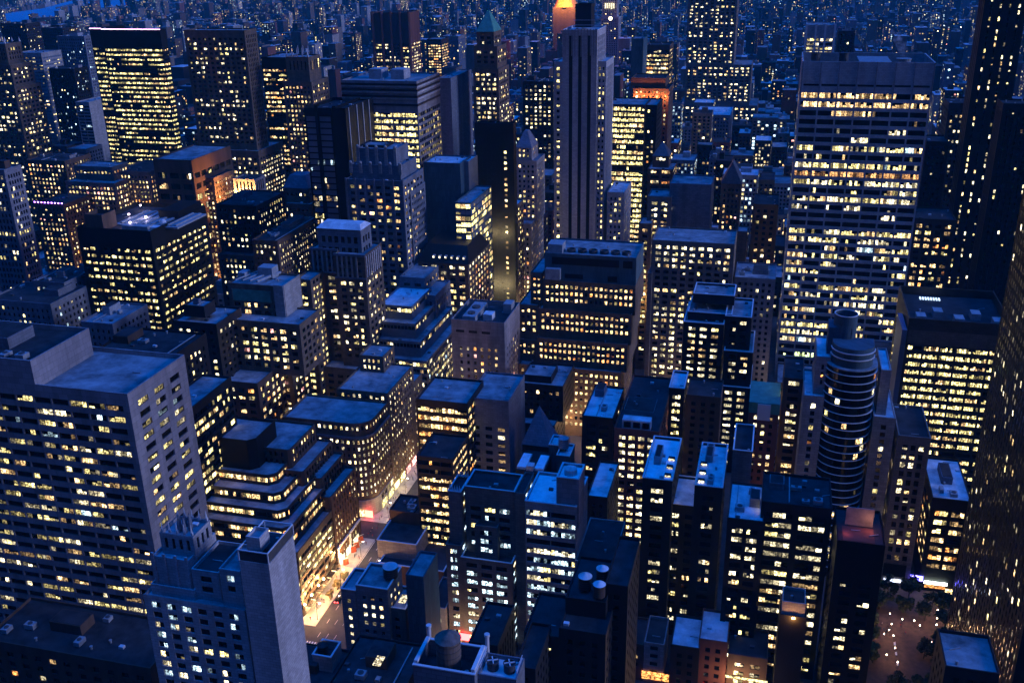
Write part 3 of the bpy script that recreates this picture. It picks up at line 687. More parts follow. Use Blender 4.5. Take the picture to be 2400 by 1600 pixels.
B_('apartment_block', 'narrow brown row house left of the cream one', [
   (1476, 1505, 1508, 1510, 301, 16, dict(clean=1))], st('grid', wall='brown', lit=.4, col='warm', fh=3.5, top=1.5), roof='tar', clutter=0)
B_('apartment_block', 'row house with a blue roof garden right of the cream one', [
   (1572, 1510, 1640, 1518, 297, 18, dict(clean=1))], st('grid', wall='dark', lit=.0), roof='pale', clutter=1)
B_('apartment_block', 'dark red house with pale corrugated roofs', [
   (1640, 1470, 1704, 1530, 299, 18, dict(clean=1))], st('grid', wall='red', lit=.0), roof='pale', clutter=1)
B_('apartment_block', 'house with lit lower windows right of the dark red one', [
   (1706, 1532, 1800, 1542, 300, 16, dict(clean=1))], st('pair', wall='brown', lit=.55, col='cream'), roof='tar', clutter=1)
B_('shop_building', 'low building with a pale blank wall above an orange lamp, lower right', [
   (1834, 1408, 1889, 1414, 300, 9, dict(rz=6, clean=1, wall='white')), (1828, 1440, 1892, 1446, 299, 12, dict(clean=1))], st('grid', wall='dark', blank=1), roof='tar', clutter=0)
B_('office_block', 'low dark building with a blue roof at the bottom right', [
   (2215, 1565, 2345, 1572, 236, 16, dict(clean=1))], st('grid', wall='dark', lit=0), roof='grey', clutter=1)
B_('office_block', 'dark brown low building in the bottom left corner', [
   (-40, 1500, 350, 1560, 205, 22)], st('grid', wall='brown', lit=.08, col='warm', bay=5), roof='tar', clutter=1)
# --- upper left group
B_('office_tower', 'round-topped brown stone tower at the left edge', [
   (-60, 100, 12, 105, 768, 20, dict(clean=1, s=dict(STYLES['rib'], wall='tan', lit=.05))), (-70, 150, 24, 154, 760, 28, dict(clean=1)),
   (-80, 200, 34, 206, 756, 34, dict(clean=1))], st('pair', wall='tan', bay=5, lit=.3, col='cream', fh=3.7), clutter=0)
B_('office_tower', 'pale blue gridded office left of the black lit tower', [(34, 128, 95, 120, 980, 34, dict(clean=1))],
   st('band', wall='pale', bay=4, sub=2, wh=.4, lit=.2, col='cream'), glass=GLASSB, clutter=0)
B_('apartment_tower', 'dark apartment tower against the river at the far left', [(0, 55, 58, 56, 1200, 30)], st('grid', wall='dark', lit=.12, col='cream'), roof='tar')
B_('apartment_tower', 'low wide dark block against the river', [(88, 66, 146, 66, 1300, 30)], st('grid', wall='dark', lit=.05), roof='tar')
B_('apartment_tower', 'grey blue slab with two lit floors behind the black lit tower', [(132, 88, 196, 82, 1120, 24)],
   st('grid', wall='bluestone', lit=.12, col='cool', hot={9: (.7, 'cool'), 13: (.7, 'cool')}), roof='grey')
B_('apartment_tower', 'black slab with speckled white lights left of the black lit tower', [(113, 162, 172, 160, 960, 24)], st('grid', wall='black', lit=.14, col='cool'), roof='tar')
B_('apartment_tower', 'striped tower with a white flank left of the black lit tower', [(176, 238, 208, 240, 880, 60, dict(clean=1, fs=dict(blank=1, wall='white')))],
   st('ribbon', wall='pale', lit=.05, wh=.6, fh=3.2, col='cool'), clutter=0)
B_('office_tower', 'black faceted tower with a thin white light line along its roof', [
   (209, 66, 237, 70, 784, 34, dict(clean=1)), (238, 72, 374, 68, 780, 9, dict(clean=1))],
   st('ribbon', wall='black', bay=7, sub=5, wh=.42, fh=3.95, lit=.62, col='gold', top=16, mar=.5, dim=.3, rel=.15, darkfloors=.05), roof='tar', clutter=0)
B_('office_block', 'dark blue flat block before the brown stone tower', [
   (358, 374, 448, 374, 640, 56, dict(clean=1, s=dict(top=10))),], st('band', wall='brown', bay=9, ww=.75, sub=4, lit=.3, fh=8, col='warm'), roof='grey', clutter=1)
B_('office_tower', 'tall brown stone office tower with paired windows', [
   (430, 70, 572, 72, 741, 20, dict(clean=1, fs=dict(STYLES['rib'], wall='limestone', lit=.3, bay=2.6))),
   (452, 348, 605, 355, 734, 44, dict(clean=1, s=dict(lit=.6), fs=dict(lit=.6)))],
   st('pair', wall='tan', bay=4.6, ww=.6, wh=.5, fh=3.7, lit=.36, col='cream', top=6, darkfloors=.2), roof='grey', clutter=1)
B_('office_tower', 'black slab with amber lit floors between the brown tower and the gothic tower', [
   (612, 137, 668, 132, 800, 40, dict(clean=1))], st('ribbon', wall='black', bay=7, sub=4, lit=.5, col='amber', top=10, darkfloors=.3), roof='grey', clutter=0)
B_('office_tower', 'gothic brown tower with spiky white pinnacles', [
   (670, 134, 722, 134, 752, 22, dict(clean=1, s=dict(bay=3.4, fh=12, wh=.6, ww=.35, lit=.1, top=3))),
   (662, 190, 730, 194, 746, 32, dict(clean=1))], st('grid', wall='tan', bay=3., lit=.5, col='warm', ww=.5), clutter=0)
B_('office_tower', 'small tower with a mansard cap and pilasters left of the blue glass tower', [
   (664, 442, 722, 440, 612, 20, dict(clean=1)), (652, 476, 728, 478, 606, 32, dict(clean=1, s=dict(hot={0: (.1, 'cream'), 1: (.1, 'cream'), 2: (.1, 'cream')})))],
   st('grid', wall='tan', bay=3, lit=.4, col='cream'), clutter=0)
B_('office_tower', 'dark red faceted tower with a windowless fluted top', [
   (872, 30, 957, 30, 1240, 40, dict(clean=1))], st('pair', wall='red', bay=9, sub=4, ww=.8, wh=.5, fh=3.9, lit=.5, col='cream', top=38), roof='tar', clutter=0)
B_('office_tower', 'small tower with gold lit windows and a green top', [
   (1000, 92, 1034, 92, 1400, 34, dict(clean=1, fs=dict(wall='steel')))], st('grid', wall='dark', bay=4, ww=.7, lit=.8, col='amber', top=8), clutter=0, glass=GLASSB)
B_('office_tower', 'blue glass tower with a slanted crown behind the gold lit tower', [(1036, 84, 1074, 86, 1520, 34)], st('curtain', wall='steel', lit=.05), glass=GLASSB, roof='pale')
B_('office_tower', 'stone tower crowned by a green copper pyramid', [
   (1117, 76, 1157, 74, 785, 22, dict(clean=1, s=dict(lit=.15))), (1110, 108, 1165, 110, 780, 28, dict(clean=1)),
   (1108, 160, 1168, 163, 777, 32, dict(clean=1))], st('pair', wall='tan', bay=5, lit=.4, col='cream', fh=3.7), clutter=0)
B_('apartment_tower', 'pale blue blank-sided tower right of the yellow striped slab', [(1025, 182, 1056, 184, 760, 56, dict(clean=1, fs=dict(lit=.05, wall='pale')))],
   st('grid', wall='bluestone', blank=1), clutter=0)
B_('office_block', 'brown lit office with warm floodlights between the pyramid tower and the white stripe tower', [
   (1225, 190, 1296, 192, 900, 30)], st('grid', wall='dark', bay=4, lit=.55, col='cream'), roof='tar')
B_('office_block', 'warm brown block with crowded lit windows in the left distance', [
   (172, 388, 262, 392, 642, 20, dict(clean=1)), (152, 424, 268, 430, 632, 40, dict(clean=1))],
   st('grid', wall='limestone', bay=3, lit=.72, col='warm', ww=.55), roof='grey', clutter=1)
B_('office_block', 'brown block right of the warm crowded block, lit rows glowing yellow', [
   (268, 400, 348, 402, 650, 40, dict(clean=1))], st('grid', wall='limestone', bay=3, lit=.65, col='amber'), roof='tar', clutter=1)
B_('office_block', 'block with a purple lit roof edge at the left', [
   (80, 478, 148, 476, 600, 34, dict(clean=1))], st('grid', wall='brown', bay=3.4, lit=.62, col='warm'), roof='tar', clutter=0)
B_('office_block', 'dark brown block with rows of lights left of the warm crowded block', [
   (60, 380, 150, 372, 700, 34)], st('grid', wall='brown', bay=3.4, lit=.5, col='warm'), roof='tar')
B_('office_block', 'brown building with an orange floodlit temple front on its roof', [
   (546, 422, 596, 418, 660, 16, dict(clean=1, rz=14, s=dict(bay=3, fh=11, wh=.7, ww=.5, top=2, lit=0, wall='pale', base=.4))), (440, 415, 500, 417, 655, 30, dict(clean=1)),
   (535, 475, 640, 478, 650, 40, dict(clean=1))], st('grid', wall='tan', bay=3, lit=.6, col='warm'), roof='tar', clutter=0)
# --- far centre and right
B_('skyscraper', 'huge pale setback skyscraper cut by the top edge of the photo', [
   (1625, -260, 1745, -258, 1296, 50, dict(clean=1)), (1608, 150, 1762, 153, 1290, 60, dict(clean=1)), (1590, 245, 1775, 247, 1284, 66, dict(clean=1))],
   st('pair', wall='limestone', bay=6.5, ww=.55, wh=.5, fh=3.8, lit=.42, col='cream', dim=.2), clutter=0)
B_('clock_tower', 'slender white tower with a glowing clock right of the white stripe tower', [
   (1412, -22, 1447, -22, 2140, 26, dict(clean=1)), (1408, 40, 1450, 40, 2136, 30, dict(clean=1))], st('rib', wall='white', bay=4, lit=.05), clutter=0)
B_('office_tower', 'teal glass slab with a pale flank right of the white stripe tower', [
   (1480, 90, 1508, 92, 960, 30, dict(clean=1, wall='teal', s=dict(blank=1)))], st('grid', wall='teal', blank=1), clutter=0)
B_('office_block', 'warm lit loft block between the teal slab and the setback skyscraper', [
   (1512, 105, 1570, 107, 1020, 34, dict(clean=1))], st('band', wall='brown', bay=8, sub=4, lit=.75, col='warm', fh=4), roof='tar', clutter=0)
B_('office_tower', 'dark tower with four white fins behind the broad white grid tower', [
   (1891, 58, 1958, 60, 1000, 34, dict(clean=1, s=dict(bay=10, ww=.9, sub=4)))], st('band', wall='white', lit=.7, top=12, col='cream', fh=3.8, wh=.6), roof='grey', clutter=0)
B_('apartment_tower', 'black slab with a string of lights on its edge behind the white-finned tower', [
   (1966, 72, 2005, 74, 1100, 30)], st('grid', wall='dark', lit=.08, col='cream'), roof='tar')
B_('office_block', 'wide flat blue-roofed block below the setback skyscraper', [
   (1630, 268, 1712, 270, 1100, 60, dict(clean=1))], st('grid', wall='bluestone', lit=.08, col='cream'), roof='pale', clutter=0)

# ================================================================ buildings with special shapes
def emit(name, col, e): return mat(name, (.02, .02, .02), .5, 0, emit=col, es=e)
LAMP_O = emit('sodium lamp', (1, .45, .12), 18); LAMP_W = emit('white lamp', (1, .86, .66), 12); LAMP_C = emit('cold lamp', (.7, .8, 1), 12)
def part_mesh(name, root, fn):
    m = MB(); fn(m); return m.build(name, root)
def light(x, y, z, e, col, r=.3, root=None, name='lamp_light', spot=None, rot=None):
    l = D.lights.new(name, 'SPOT' if spot else 'POINT'); l.energy = e*K; l.color = col; l.shadow_soft_size = r
    if spot: l.spot_size = radians(spot); l.spot_blend = .8
    o = D.objects.new(name, l); COL.objects.link(o); o.location = (x, y, z)
    if rot: o.rotation_euler = rot
    if root: o.parent = root; o.matrix_parent_inverse = Matrix.Translation(-root.location)
    return o

def facade_edge(F, wins, p, q, z0, z1, S, wm):
    """facade between two plan points (outside is to the right of p->q)"""
    L = math.hypot(q[0]-p[0], q[1]-p[1]); ux, uy = (q[0]-p[0])/L, (q[1]-p[1])/L; nx, ny = uy, -ux
    rel = S['rel']
    def slab(a, b, za, zb, d0, d1):
        if b-a < 1e-3 or zb-za < 1e-3: return
        P = lambda t, d: (p[0]+ux*t-nx*d, p[1]+uy*t-ny*d)
        F.prism([P(a, d0), P(b, d0), P(b, d1), P(a, d1)], za, zb, wm)
    mar, top, fh = S['mar'], S['top'], S['fh']; nf = max(0, int((z1-z0-top-S.get('base', 1))/fh)); nb = max(0, int(round((L-2*mar)/S['bay'])))
    if nf < 1 or nb < 1 or S.get('blank'): slab(0, L, z0, z1, 0, rel); return
    zt = z1-top; bay = (L-2*mar)/nb; ow = bay*S['ww']; gap = bay-ow; oh = fh*S['wh']; pw = ow/S['sub']
    slab(0, L, zt, z1, 0, rel); slab(0, L, z0, zt-nf*fh, .004, rel)
    slab(0, mar+gap/2, zt-nf*fh, zt, 0, rel); slab(L-mar-gap/2, L, zt-nf*fh, zt, 0, rel)
    for i in range(1, nb): slab(mar+i*bay-gap/2, mar+i*bay+gap/2, zt-nf*fh, zt, 0, rel)
    for k in range(nf):
        zb = zt-(k+1)*fh; fl = S['lit']*random.choice((.3, .8, 1, 1.3)); run = True
        slab(mar+gap/2, L-mar-gap/2, zb, zb+fh-oh, S.get('spr', .03), rel)
        for i in range(nb):
            for s_ in range(S['sub']):
                run = random.random() < fl if random.random() < .4 else run
                if not run: continue
                c = pick(S['col']); a = mar+i*bay+gap/2+(s_+.5)*pw
                wins.append((p[0]+ux*a-nx*(rel-.04), p[1]+uy*a-ny*(rel-.04), zb+fh-oh/2, pw-.12, oh-.15, ux, uy, nx, ny, LIT[c][random.choice((0, 0, 1, 2))]))
def poly_building(name, label, tiers, S, roof='grey', cat='building'):
    """tiers: (plan points anticlockwise seen from above, z0, z1, style changes, edges with windows)"""
    cx = sum(p[0] for p in tiers[-1][0])/len(tiers[-1][0]); cy = sum(p[1] for p in tiers[-1][0])/len(tiers[-1][0])
    root = empty(name, (cx, cy, 0), label, cat); F, G, R = MB(), MB(), MB(); wins = []; bx = []
    for pts, z0, z1, ds, edges in tiers:
        s = dict(S); s.update(ds); wm = WALL[s['wall']]; rel = s['rel']; n = len(pts)
        mx = sum(p[0] for p in pts)/n; my = sum(p[1] for p in pts)/n
        def inset(d):
            o = []
            for i in range(n):
                a, b, c = pts[i-1], pts[i], pts[(i+1) % n]
                u1 = np.array((b[0]-a[0], b[1]-a[1])); u1 = u1/np.linalg.norm(u1); u2 = np.array((c[0]-b[0], c[1]-b[1])); u2 = u2/np.linalg.norm(u2)
                n1 = np.array((-u1[1], u1[0])); n2 = np.array((-u2[1], u2[0])); m = n1+n2; m = m/max(.3, (1+n1@n2)); o.append((b[0]+m[0]*d, b[1]+m[1]*d))
            return o
        G.prism(inset(rel+.001), z0, z1-1.15, GLASS); R = MB(); R.prism(inset(rel-.02), z1-1.1, z1-1.0, ROOF[s.get('roof', roof)]); R.build('roof', root)
        for i in range(n):
            facade_edge(F, wins, pts[i], pts[(i+1) % n], z0, z1, s if i in edges else dict(s, blank=1), wm)
        xs = [p[0] for p in pts]; ys = [p[1] for p in pts]; BOXES.append((min(xs)+1, max(xs)-3, min(ys)+3, max(ys)-1, z0, z1-1, len(BLD))); bx.append([min(xs), max(xs), min(ys), max(ys), z0, z1])
    F.build('wall', root); G.build('glazing', root)
    rec = dict(root=root, wins=wins, boxes=bx, name=name); BLD.append(rec); return rec
def chamf(x0, x1, y0, y1, c): return [(x0, y0), (x1-c, y0), (x1, y0+c), (x1, y1), (x0, y1)]
def rounded(x0, x1, y0, y1, r, n=6): return [(x0, y0)]+[(x1-r+r*sin(pi/2*k/n), y0+r-r*cos(pi/2*k/n)) for k in range(n+1)]+[(x1, y1), (x0, y1)]

# bronze terraced office on the avenue
TS = st('ribbon', wall='bronze', bay=5, sub=4, lit=.8, col='amber', fh=4.1, wh=.55, top=1.5, mar=.3, base=0, dim=.2)
poly_building('office_block', 'bronze terraced office with glowing yellow strip floors and a black framed crown', [
   (chamf(-236, -202, 332, 352, 3), 51, 65, dict(wall='black', blank=1), ()),
   (chamf(-240, -191.7, 328, 347, 3), 46, 52, {}, (0, 1, 2)),
   (chamf(-244, -186, 321, 346, 3), 41.5, 48, {}, (0, 1, 2)),
   (chamf(-248, -181.4, 315, 345, 3), 37, 44, {}, (0, 1, 2)),
   (chamf(-252, -177, 309, 344, 3), 29.5, 40, dict(fh=3.9), (0, 1, 2)),
   (chamf(-256, -173, 303, 340, 4), 0, 31, dict(fh=3.7, lit=.55, top=3.2, col='gold', base=1), (0, 1, 2))], TS, roof='grey')
poly_building('office_block', 'red-brown ribbed block stepping down to the avenue beside the bronze terraced office', [
   (chamf(-215, -190, 340, 366, 1), 48, 58, dict(lit=.4), (0, 2)), (chamf(-215, -183, 337, 367, 1), 40, 50, dict(lit=.4), (0, 2)),
   (chamf(-215, -178, 343, 367.5, 1), 33, 44, dict(lit=.4), (0, 2)), (chamf(-215, -173.1, 340.1, 368, 1), 0, 37, dict(lit=.5), (0, 2))],
   st('rib', wall='brown', bay=2.6, ww=.55, wh=.6, fh=3.6, spr=.2, col='warm', top=1.5, rel=.5), roof='grey')
poly_building('office_block', 'brown stone block with a rounded corner above a red lit shop', [
   (rounded(-216, -173, 384, 410, 9), 43, 50, dict(fh=3.6, top=2, lit=.5), tuple(range(0, 9))),
   (rounded(-217, -172.2, 383.2, 410, 9.5), 42, 43.2, dict(blank=1, wall='bluestone'), ()),
   (rounded(-216, -173, 384, 410, 9), 9, 42, dict(lit=.62), tuple(range(0, 9))),
   (rounded(-216.5, -172.6, 383.5, 410, 9), 0, 9, dict(bay=4, ww=.8, fh=4, wh=.75, top=.8, lit=.8, wall='pale', col='gold', base=.2, blank=0), tuple(range(0, 9)))],
   st('grid', wall='tan', bay=2.9, ww=.5, wh=.52, fh=3.5, col='cream', top=1.2, mar=.2, base=0), roof='grey')
building('office_block', 'long brown stone block continuing the avenue front behind the rounded corner block', [
   (-200, -173.2, 411, 447, 54, dict(clean=1)), (-198, -185, 436, 452, 62, dict(clean=1))], st('grid', wall='tan', bay=2.9, lit=.62, col='cream', fh=3.5, top=2), world=True, clutter=1)

def cone_at(m, x, y, z, r, h, mt, n=4): m.lathe(x, y, [(r, z), (r*.9, z+.3), (.05, z+h)], mt, n)
def pyramid(m, x0, x1, y0, y1, z, h, mt, fx=0., fy=0.):
    """hipped roof; fx,fy = flat top share"""
    cx, cy = (x0+x1)/2, (y0+y1)/2; hx, hy = (x1-x0)/2, (y1-y0)/2
    b = [(x0, y0, z), (x1, y0, z), (x1, y1, z), (x0, y1, z)]; t = [(cx-hx*fx, cy-hy*fy, z+h), (cx+hx*fx, cy-hy*fy, z+h), (cx+hx*fx, cy+hy*fy, z+h), (cx-hx*fx, cy+hy*fy, z+h)]
    for i in range(4): m.quad(b[i], b[(i+1) % 4], t[(i+1) % 4], t[i], mt)
    if fx > 0: m.quad(t[0], t[1], t[2], t[3], mt)
    m.quad(b[3], b[2], b[1], b[0], mt)
def find(s):
    for r in BLD:
        if s in r['root']['label']: return r
    raise KeyError(s)
# copper pyramid tower
r = find('green copper pyramid'); b = r['boxes'][0]
part_mesh('pyramid_roof', r['root'], lambda m: pyramid(m, b[0]-.4, b[1]+.4, b[2]-.4, b[3]+.4, b[5]+.01, 15, COPPER, .12, .12))
r = find('steep hipped crown'); b = r['boxes'][0]
part_mesh('hipped_roof', r['root'], lambda m: pyramid(m, b[0]-.3, b[1]+.3, b[2]-.3, b[3]+.3, b[5]+.01, 11, WALL['bluestone'], .2, .3))
r = find('small tower with a mansard cap'); b = r['boxes'][0]
part_mesh('mansard_roof', r['root'], lambda m: pyramid(m, b[0]-.3, b[1]+.3, b[2]-.3, b[3]+.3, b[5]+.01, 8, COPPER if 0 else WALL['bluestone'], .6, .6))
r = find('steep black mansard'); b = r['boxes'][0]
part_mesh('mansard_roof', r['root'], lambda m: pyramid(m, b[0]-.3, b[1]+.3, b[2]-.3, b[3]+.3, b[5]+.01, 9, WALL['black'], .8, .6))
for k in range(6):
    x = b[0]+(b[1]-b[0])*(.3+.12*k); y = b[2]+2.6
    part_mesh('dormer', r['root'], lambda m: (m.box(x-.7, x+.7, y-1.2, y+1.5, b[5]+2.2, b[5]+4, WALL['pale']), m.quad((x-.5, y-1.22, b[5]+2.5), (x+.5, y-1.22, b[5]+2.5), (x+.5, y-1.22, b[5]+3.7), (x-.5, y-1.22, b[5]+3.7), LIT['cream'][0])))
r = find('pointed gabled brown'); b = r['boxes'][0]
part_mesh('gable_roof', r['root'], lambda m: pyramid(m, b[0]-.3, b[1]+.3, b[2]-.3, b[3]+.3, b[5]+.01, 14, SLATE, 0, .6))
r = find('pyramidal lit top'); b = r['boxes'][0]
part_mesh('pyramid_roof', r['root'], lambda m: pyramid(m, b[0]-.3, b[1]+.3, b[2]-.3, b[3]+.3, b[5]+.01, 9, SLATE))
r = find('green copper gabled attic'); b = r['boxes'][0]
part_mesh('copper_attic', r['root'], lambda m: (m.box(b[0]-.2, b[1]+.2, b[2]+.4, b[3]-1, b[5]+.01, b[5]+5, COPPER), m.box(b[0]+4, b[1]-4, b[2]+.1, b[2]+2, b[5]+.02, b[5]+4, TRIM)))
part_mesh('gable', r['root'], lambda m: m.prism([(b[0]+3.5, b[2]-.1), (b[1]-3.5, b[2]-.1), (b[1]-3.5, b[2]+.3), (b[0]+3.5, b[2]+.3)], b[5]-3, b[5]+4.5, TRIM))
# gothic pinnacles
for key, i, w, h in (('spiky white pinnacles', 0, 1.0, 7), ('open arcaded crown', 0, .55, 3.2), ('dark stone gothic office', 0, .6, 2.5), ('round-topped brown stone', 0, 1.2, 4)):
    r = find(key); b = r['boxes'][i]
    for k in range(5):
        x = b[0]+.6+(b[1]-b[0]-1.2)*k/4
        for y in (b[2]+.7, b[3]-.7): part_mesh('pinnacle', r['root'], lambda m: (m.box(x-w*.5, x+w*.5, y-w*.5, y+w*.5, b[5]+.01, b[5]+h*.3, TRIM), cone_at(m, x, y, b[5]+h*.3, w*.6, h*.7, TRIM)))
r = find('open arcaded crown'); b = r['boxes'][0]
part_mesh('crown_finial', r['root'], lambda m: [m.lathe(b[0]+(b[1]-b[0])*.5+1.6*cos(a), (b[2]+b[3])/2+1.6*sin(a), [(.7, b[5]-.9), (.5, b[5]+1.5), (.08, b[5]+3.6)], WALL['bluestone'], 6) for a in (0, 1.05, 2.1, 3.14, 4.2, 5.2)])
for sx in (-1, 1):
    for b2 in (r['boxes'][1],):
        part_mesh('buttress', r['root'], lambda m: [m.box(b2[0]+(b2[1]-b2[0])*t-.35, b2[0]+(b2[1]-b2[0])*t+.35, b2[2]-.5, b2[2]-.01, b2[5]-13, b2[5]+1.2, WALL['white']) for t in ((.04, .35) if sx < 0 else (.66, .96))])
# dark stripes of the white tower, its crown screen
r = find('three dark vertical stripes'); b = r['boxes'][1]
for px in (1338, 1360, 1382):
    x, z = front(px, 84, b[2])
    part_mesh('dark_stripe', r['root'], lambda m: m.box(x-1.1, x+1.1, b[2]-.12, b[2]-.01, 0, z, WALL['black']))
part_mesh('crown_screen', r['root'], lambda m: [m.box(b[0]+.2+(b[1]-b[0]-.4)*t-.25, b[0]+.2+(b[1]-b[0]-.4)*t+.25, b[2]-.35, b[2]-.02, b[5]-16+abs(t-.5)*3, b[5]+.8, WALL['pale']) for t in [k/11 for k in range(12)]])
part_mesh('roof_frame', r['root'], lambda m: [m.bar((b[0]+4, b[2]+14, b[5]+z_), (b[1]-2, b[2]+14, b[5]+z_), .4, METAL) for z_ in (2, 5)])
# white lines on the flank of the dark glass tower
r = find('faceted tower of dark blue glass'); b = r['boxes'][1]
for t in (.1, .38, .6, .82): part_mesh('fin', r['root'], lambda m: m.box(b[1]+.01, b[1]+.4, b[2]+(b[3]-b[2])*t-.25, b[2]+(b[3]-b[2])*t+.25, 20, b[5]-.5, TRIM))
for x in (b[0]-12, b[0]-.3): part_mesh('black_pier', r['root'], lambda m: m.box(x-1.0, x+1.0, r['boxes'][0][2]-.6, r['boxes'][0][2]-.01, 20, b[5]+.5, WALL['black']))
# yellow striped slab: louvred crown and rooftop stairs
r = find('unbroken yellow lit strip floors'); b = r['boxes'][0]
for z in (3, 6.5, 10.5): part_mesh('crown_band', r['root'], lambda m: (m.box(b[0]-.2, b[1]+.2, b[2]-.45, b[2]-.02, b[5]-z-1.1, b[5]-z, WALL['pale']), m.box(b[1]+.02, b[1]+.45, b[2]-.45, b[3], b[5]-z-1.1, b[5]-z, WALL['white'])))
for z in (1.5, 5, 8.8, 14): part_mesh('crown_louvre', r['root'], lambda m: (m.box(b[0]-.1, b[1]+.1, b[2]-.3, b[2]-.012, b[5]-z-1.4, b[5]-z-.1, WALL['dark']), m.box(b[1]+.012, b[1]+.3, b[2]-.3, b[3], b[5]-z-1.4, b[5]-z-.1, WALL['dark'])))
for px in (868, 920): x, z = front(px, 165, 618); part_mesh('stair_head', r['root'], lambda m: m.box(x-3, x+6, 622, 634, b[5]-1, b[5]+5, WALL['white']))
# grid tower roof: screens, drums, steam
r = find('broad white grid tower with seven bays'); b = r['boxes'][0]
for x in (b[0]+8, b[0]+24): part_mesh('vent_drum', r['root'], lambda m: m.lathe(x, b[3]-6, [(2.6, b[5]-7), (2.6, b[5]-1), (2.9, b[5]+.5)], DUCT, 18))
part_mesh('roof_house', r['root'], lambda m: m.box(b[0]+31, b[0]+48, b[2]+6, b[3]-8, b[5]-7, b[5]-1.2, METAL))
part_mesh('cooling_tower', r['root'], lambda m: m.lathe(b[1]-14, b[2]+24, [(3.8, b[5]-7), (3.8, b[5]-2), (4.3, b[5]-.5)], METAL, 20))
for k in range(8): x = b[0]+.4+(b[1]-b[0]-.8)*k/7; part_mesh('crown_joint', r['root'], lambda m: m.box(x-.3, x+.3, b[2]-.25, b[2]-.012, b[5]-17, b[5], WALL['concrete']))
part_mesh('louvre_strip', r['root'], lambda m: [m.box(b[0]+1+(b[1]-b[0]-2)*k/7+.6, b[0]+1+(b[1]-b[0]-2)*(k+1)/7-.6, b[2]-.06, b[2]-.02, b[5]-13.3, b[5]-12.2, WALL['black']) for k in range(7)])
sm = D.materials.new('steam'); sm.use_nodes = True; n_ = sm.node_tree; n_.nodes.remove(n_.nodes['Principled BSDF'])
pv = n_.nodes.new('ShaderNodeVolumePrincipled'); pv.inputs['Color'].default_value = (.9, .9, .95, 1); tcn = n_.nodes.new('ShaderNodeNewGeometry')
nz = n_.nodes.new('ShaderNodeTexNoise'); nz.inputs['Scale'].default_value = .35; nz.inputs['Detail'].default_value = 5; mr = n_.nodes.new('ShaderNodeMapRange')
mr.inputs[1].default_value = .5; mr.inputs[2].default_value = .8; mr.inputs[4].default_value = .35
n_.links.new(tcn.outputs['Position'], nz.inputs[0]); n_.links.new(nz.outputs[0], mr.inputs[0]); n_.links.new(mr.outputs[0], pv.inputs['Density'])
n_.links.new(pv.outputs[0], n_.nodes['Material Output'].inputs['Volume'])
m = MB(); x, y = b[1]-14, b[2]+24
i0 = 0
for q, (dx, z, rr) in enumerate(((0, .5, 2.2), (-1, 4, 3), (-3, 8, 3.6), (-6, 12, 3.2), (-9, 15, 1.5))):
    m.v += [(x+dx+rr*cos(a*pi/6), y+rr*sin(a*pi/6), b[5]+z) for a in range(12)]
for q in range(4):
    for a in range(12): m.f.append((q*12+a, q*12+(a+1) % 12, q*12+12+(a+1) % 12, q*12+12+a)); m.m.append(m.mi(sm))
m.f.append(tuple(range(11, -1, -1))); m.m.append(0); m.f.append(tuple(48+a for a in range(12))); m.m.append(0)
tag(m.build('steam_plume'), 'white steam plume drifting up from the roof of the broad white grid tower', 'steam', kind='stuff')
# light line on the black faceted tower
r = find('black faceted tower with a thin white light line')
NEON = emit('violet white light line', (1, .5, .95), 2.6)
for b in r['boxes']: part_mesh('light_line', r['root'], lambda m: m.box(b[0], b[1]+.1, b[2]-.3, b[2]-.02, b[5]+.05, b[5]+.5, NEON))
# black cube: louvred roof, lamps
r = find('black cube office block'); b = r['boxes'][1]
part_mesh('louvre_deck', r['root'], lambda m: ([m.box(b[0]+16+k*2.4, b[0]+17.6+k*2.4, b[2]+16, b[3]-14, b[5]-1.4, b[5]-.6-.5*(k % 2), METAL) for k in range(15)], m.box(b[0]+14, b[0]+53, b[2]+14, b[3]-12, b[5]-2.4, b[5]-1.5, METAL)))
part_mesh('duct', r['root'], lambda m: (m.box(b[0]+24, b[0]+40, b[2]+6, b[2]+11, b[5]-2.4, b[5]+.4, METAL), m.box(b[0]+36, b[0]+44, b[2]+8, b[2]+13, b[5]-2.4, b[5]-.4, TRIM)))
part_mesh('roof_well', r['root'], lambda m: m.box(b[0]+8, b[0]+30, b[2]+3, b[2]+13.5, b[5]-2.45, b[5]-2.3, WALL['brown']))
part_mesh('white_dome', r['root'], lambda m: m.lathe(b[1]-5, b[2]+20, [(1.6, b[5]-2.4), (1.9, b[5]-1), (1.4, b[5]+.4), (.2, b[5]+1)], TRIM, 14))
part_mesh('roof_house', r['root'], lambda m: (m.box(b[1]-14, b[1]-1.5, b[2]+30, b[3]-1.5, b[5]-2.5, b[5]+3, WALL['black'])))
for px, py in ((329, 482), (397, 485), (342, 509), (302, 503), (305, 522)):
    x, y = floor_at(px, py, b[5]-.3); part_mesh('roof_lamp', r['root'], lambda m: (m.lathe(x, y, [(.5, b[5]-.4), (.5, b[5]+.2)], emit('roof lamp glow', (1, .7, .9), 8), 8), m.box(x-.06, x+.06, y-.06, y+.06, b[5]-2.4, b[5]-.4, DUCT)))
    light(x, y, b[5]+.8, 260, (.85, .75, 1), .3, r['root'])
# floodlights
def flood(x, y, z, e, col=(1, .42, .12), root=None):
    rt = empty('floodlight', (x, y, z), None); m = MB(); m.box(x-.3, x+.3, y-.2, y+.2, z-.2, z+.2, LAMP_O); m.build('lamp_housing', rt)
    light(x, y-.6, z+.3, e, col, .4, rt); return rt
FLOODS = []
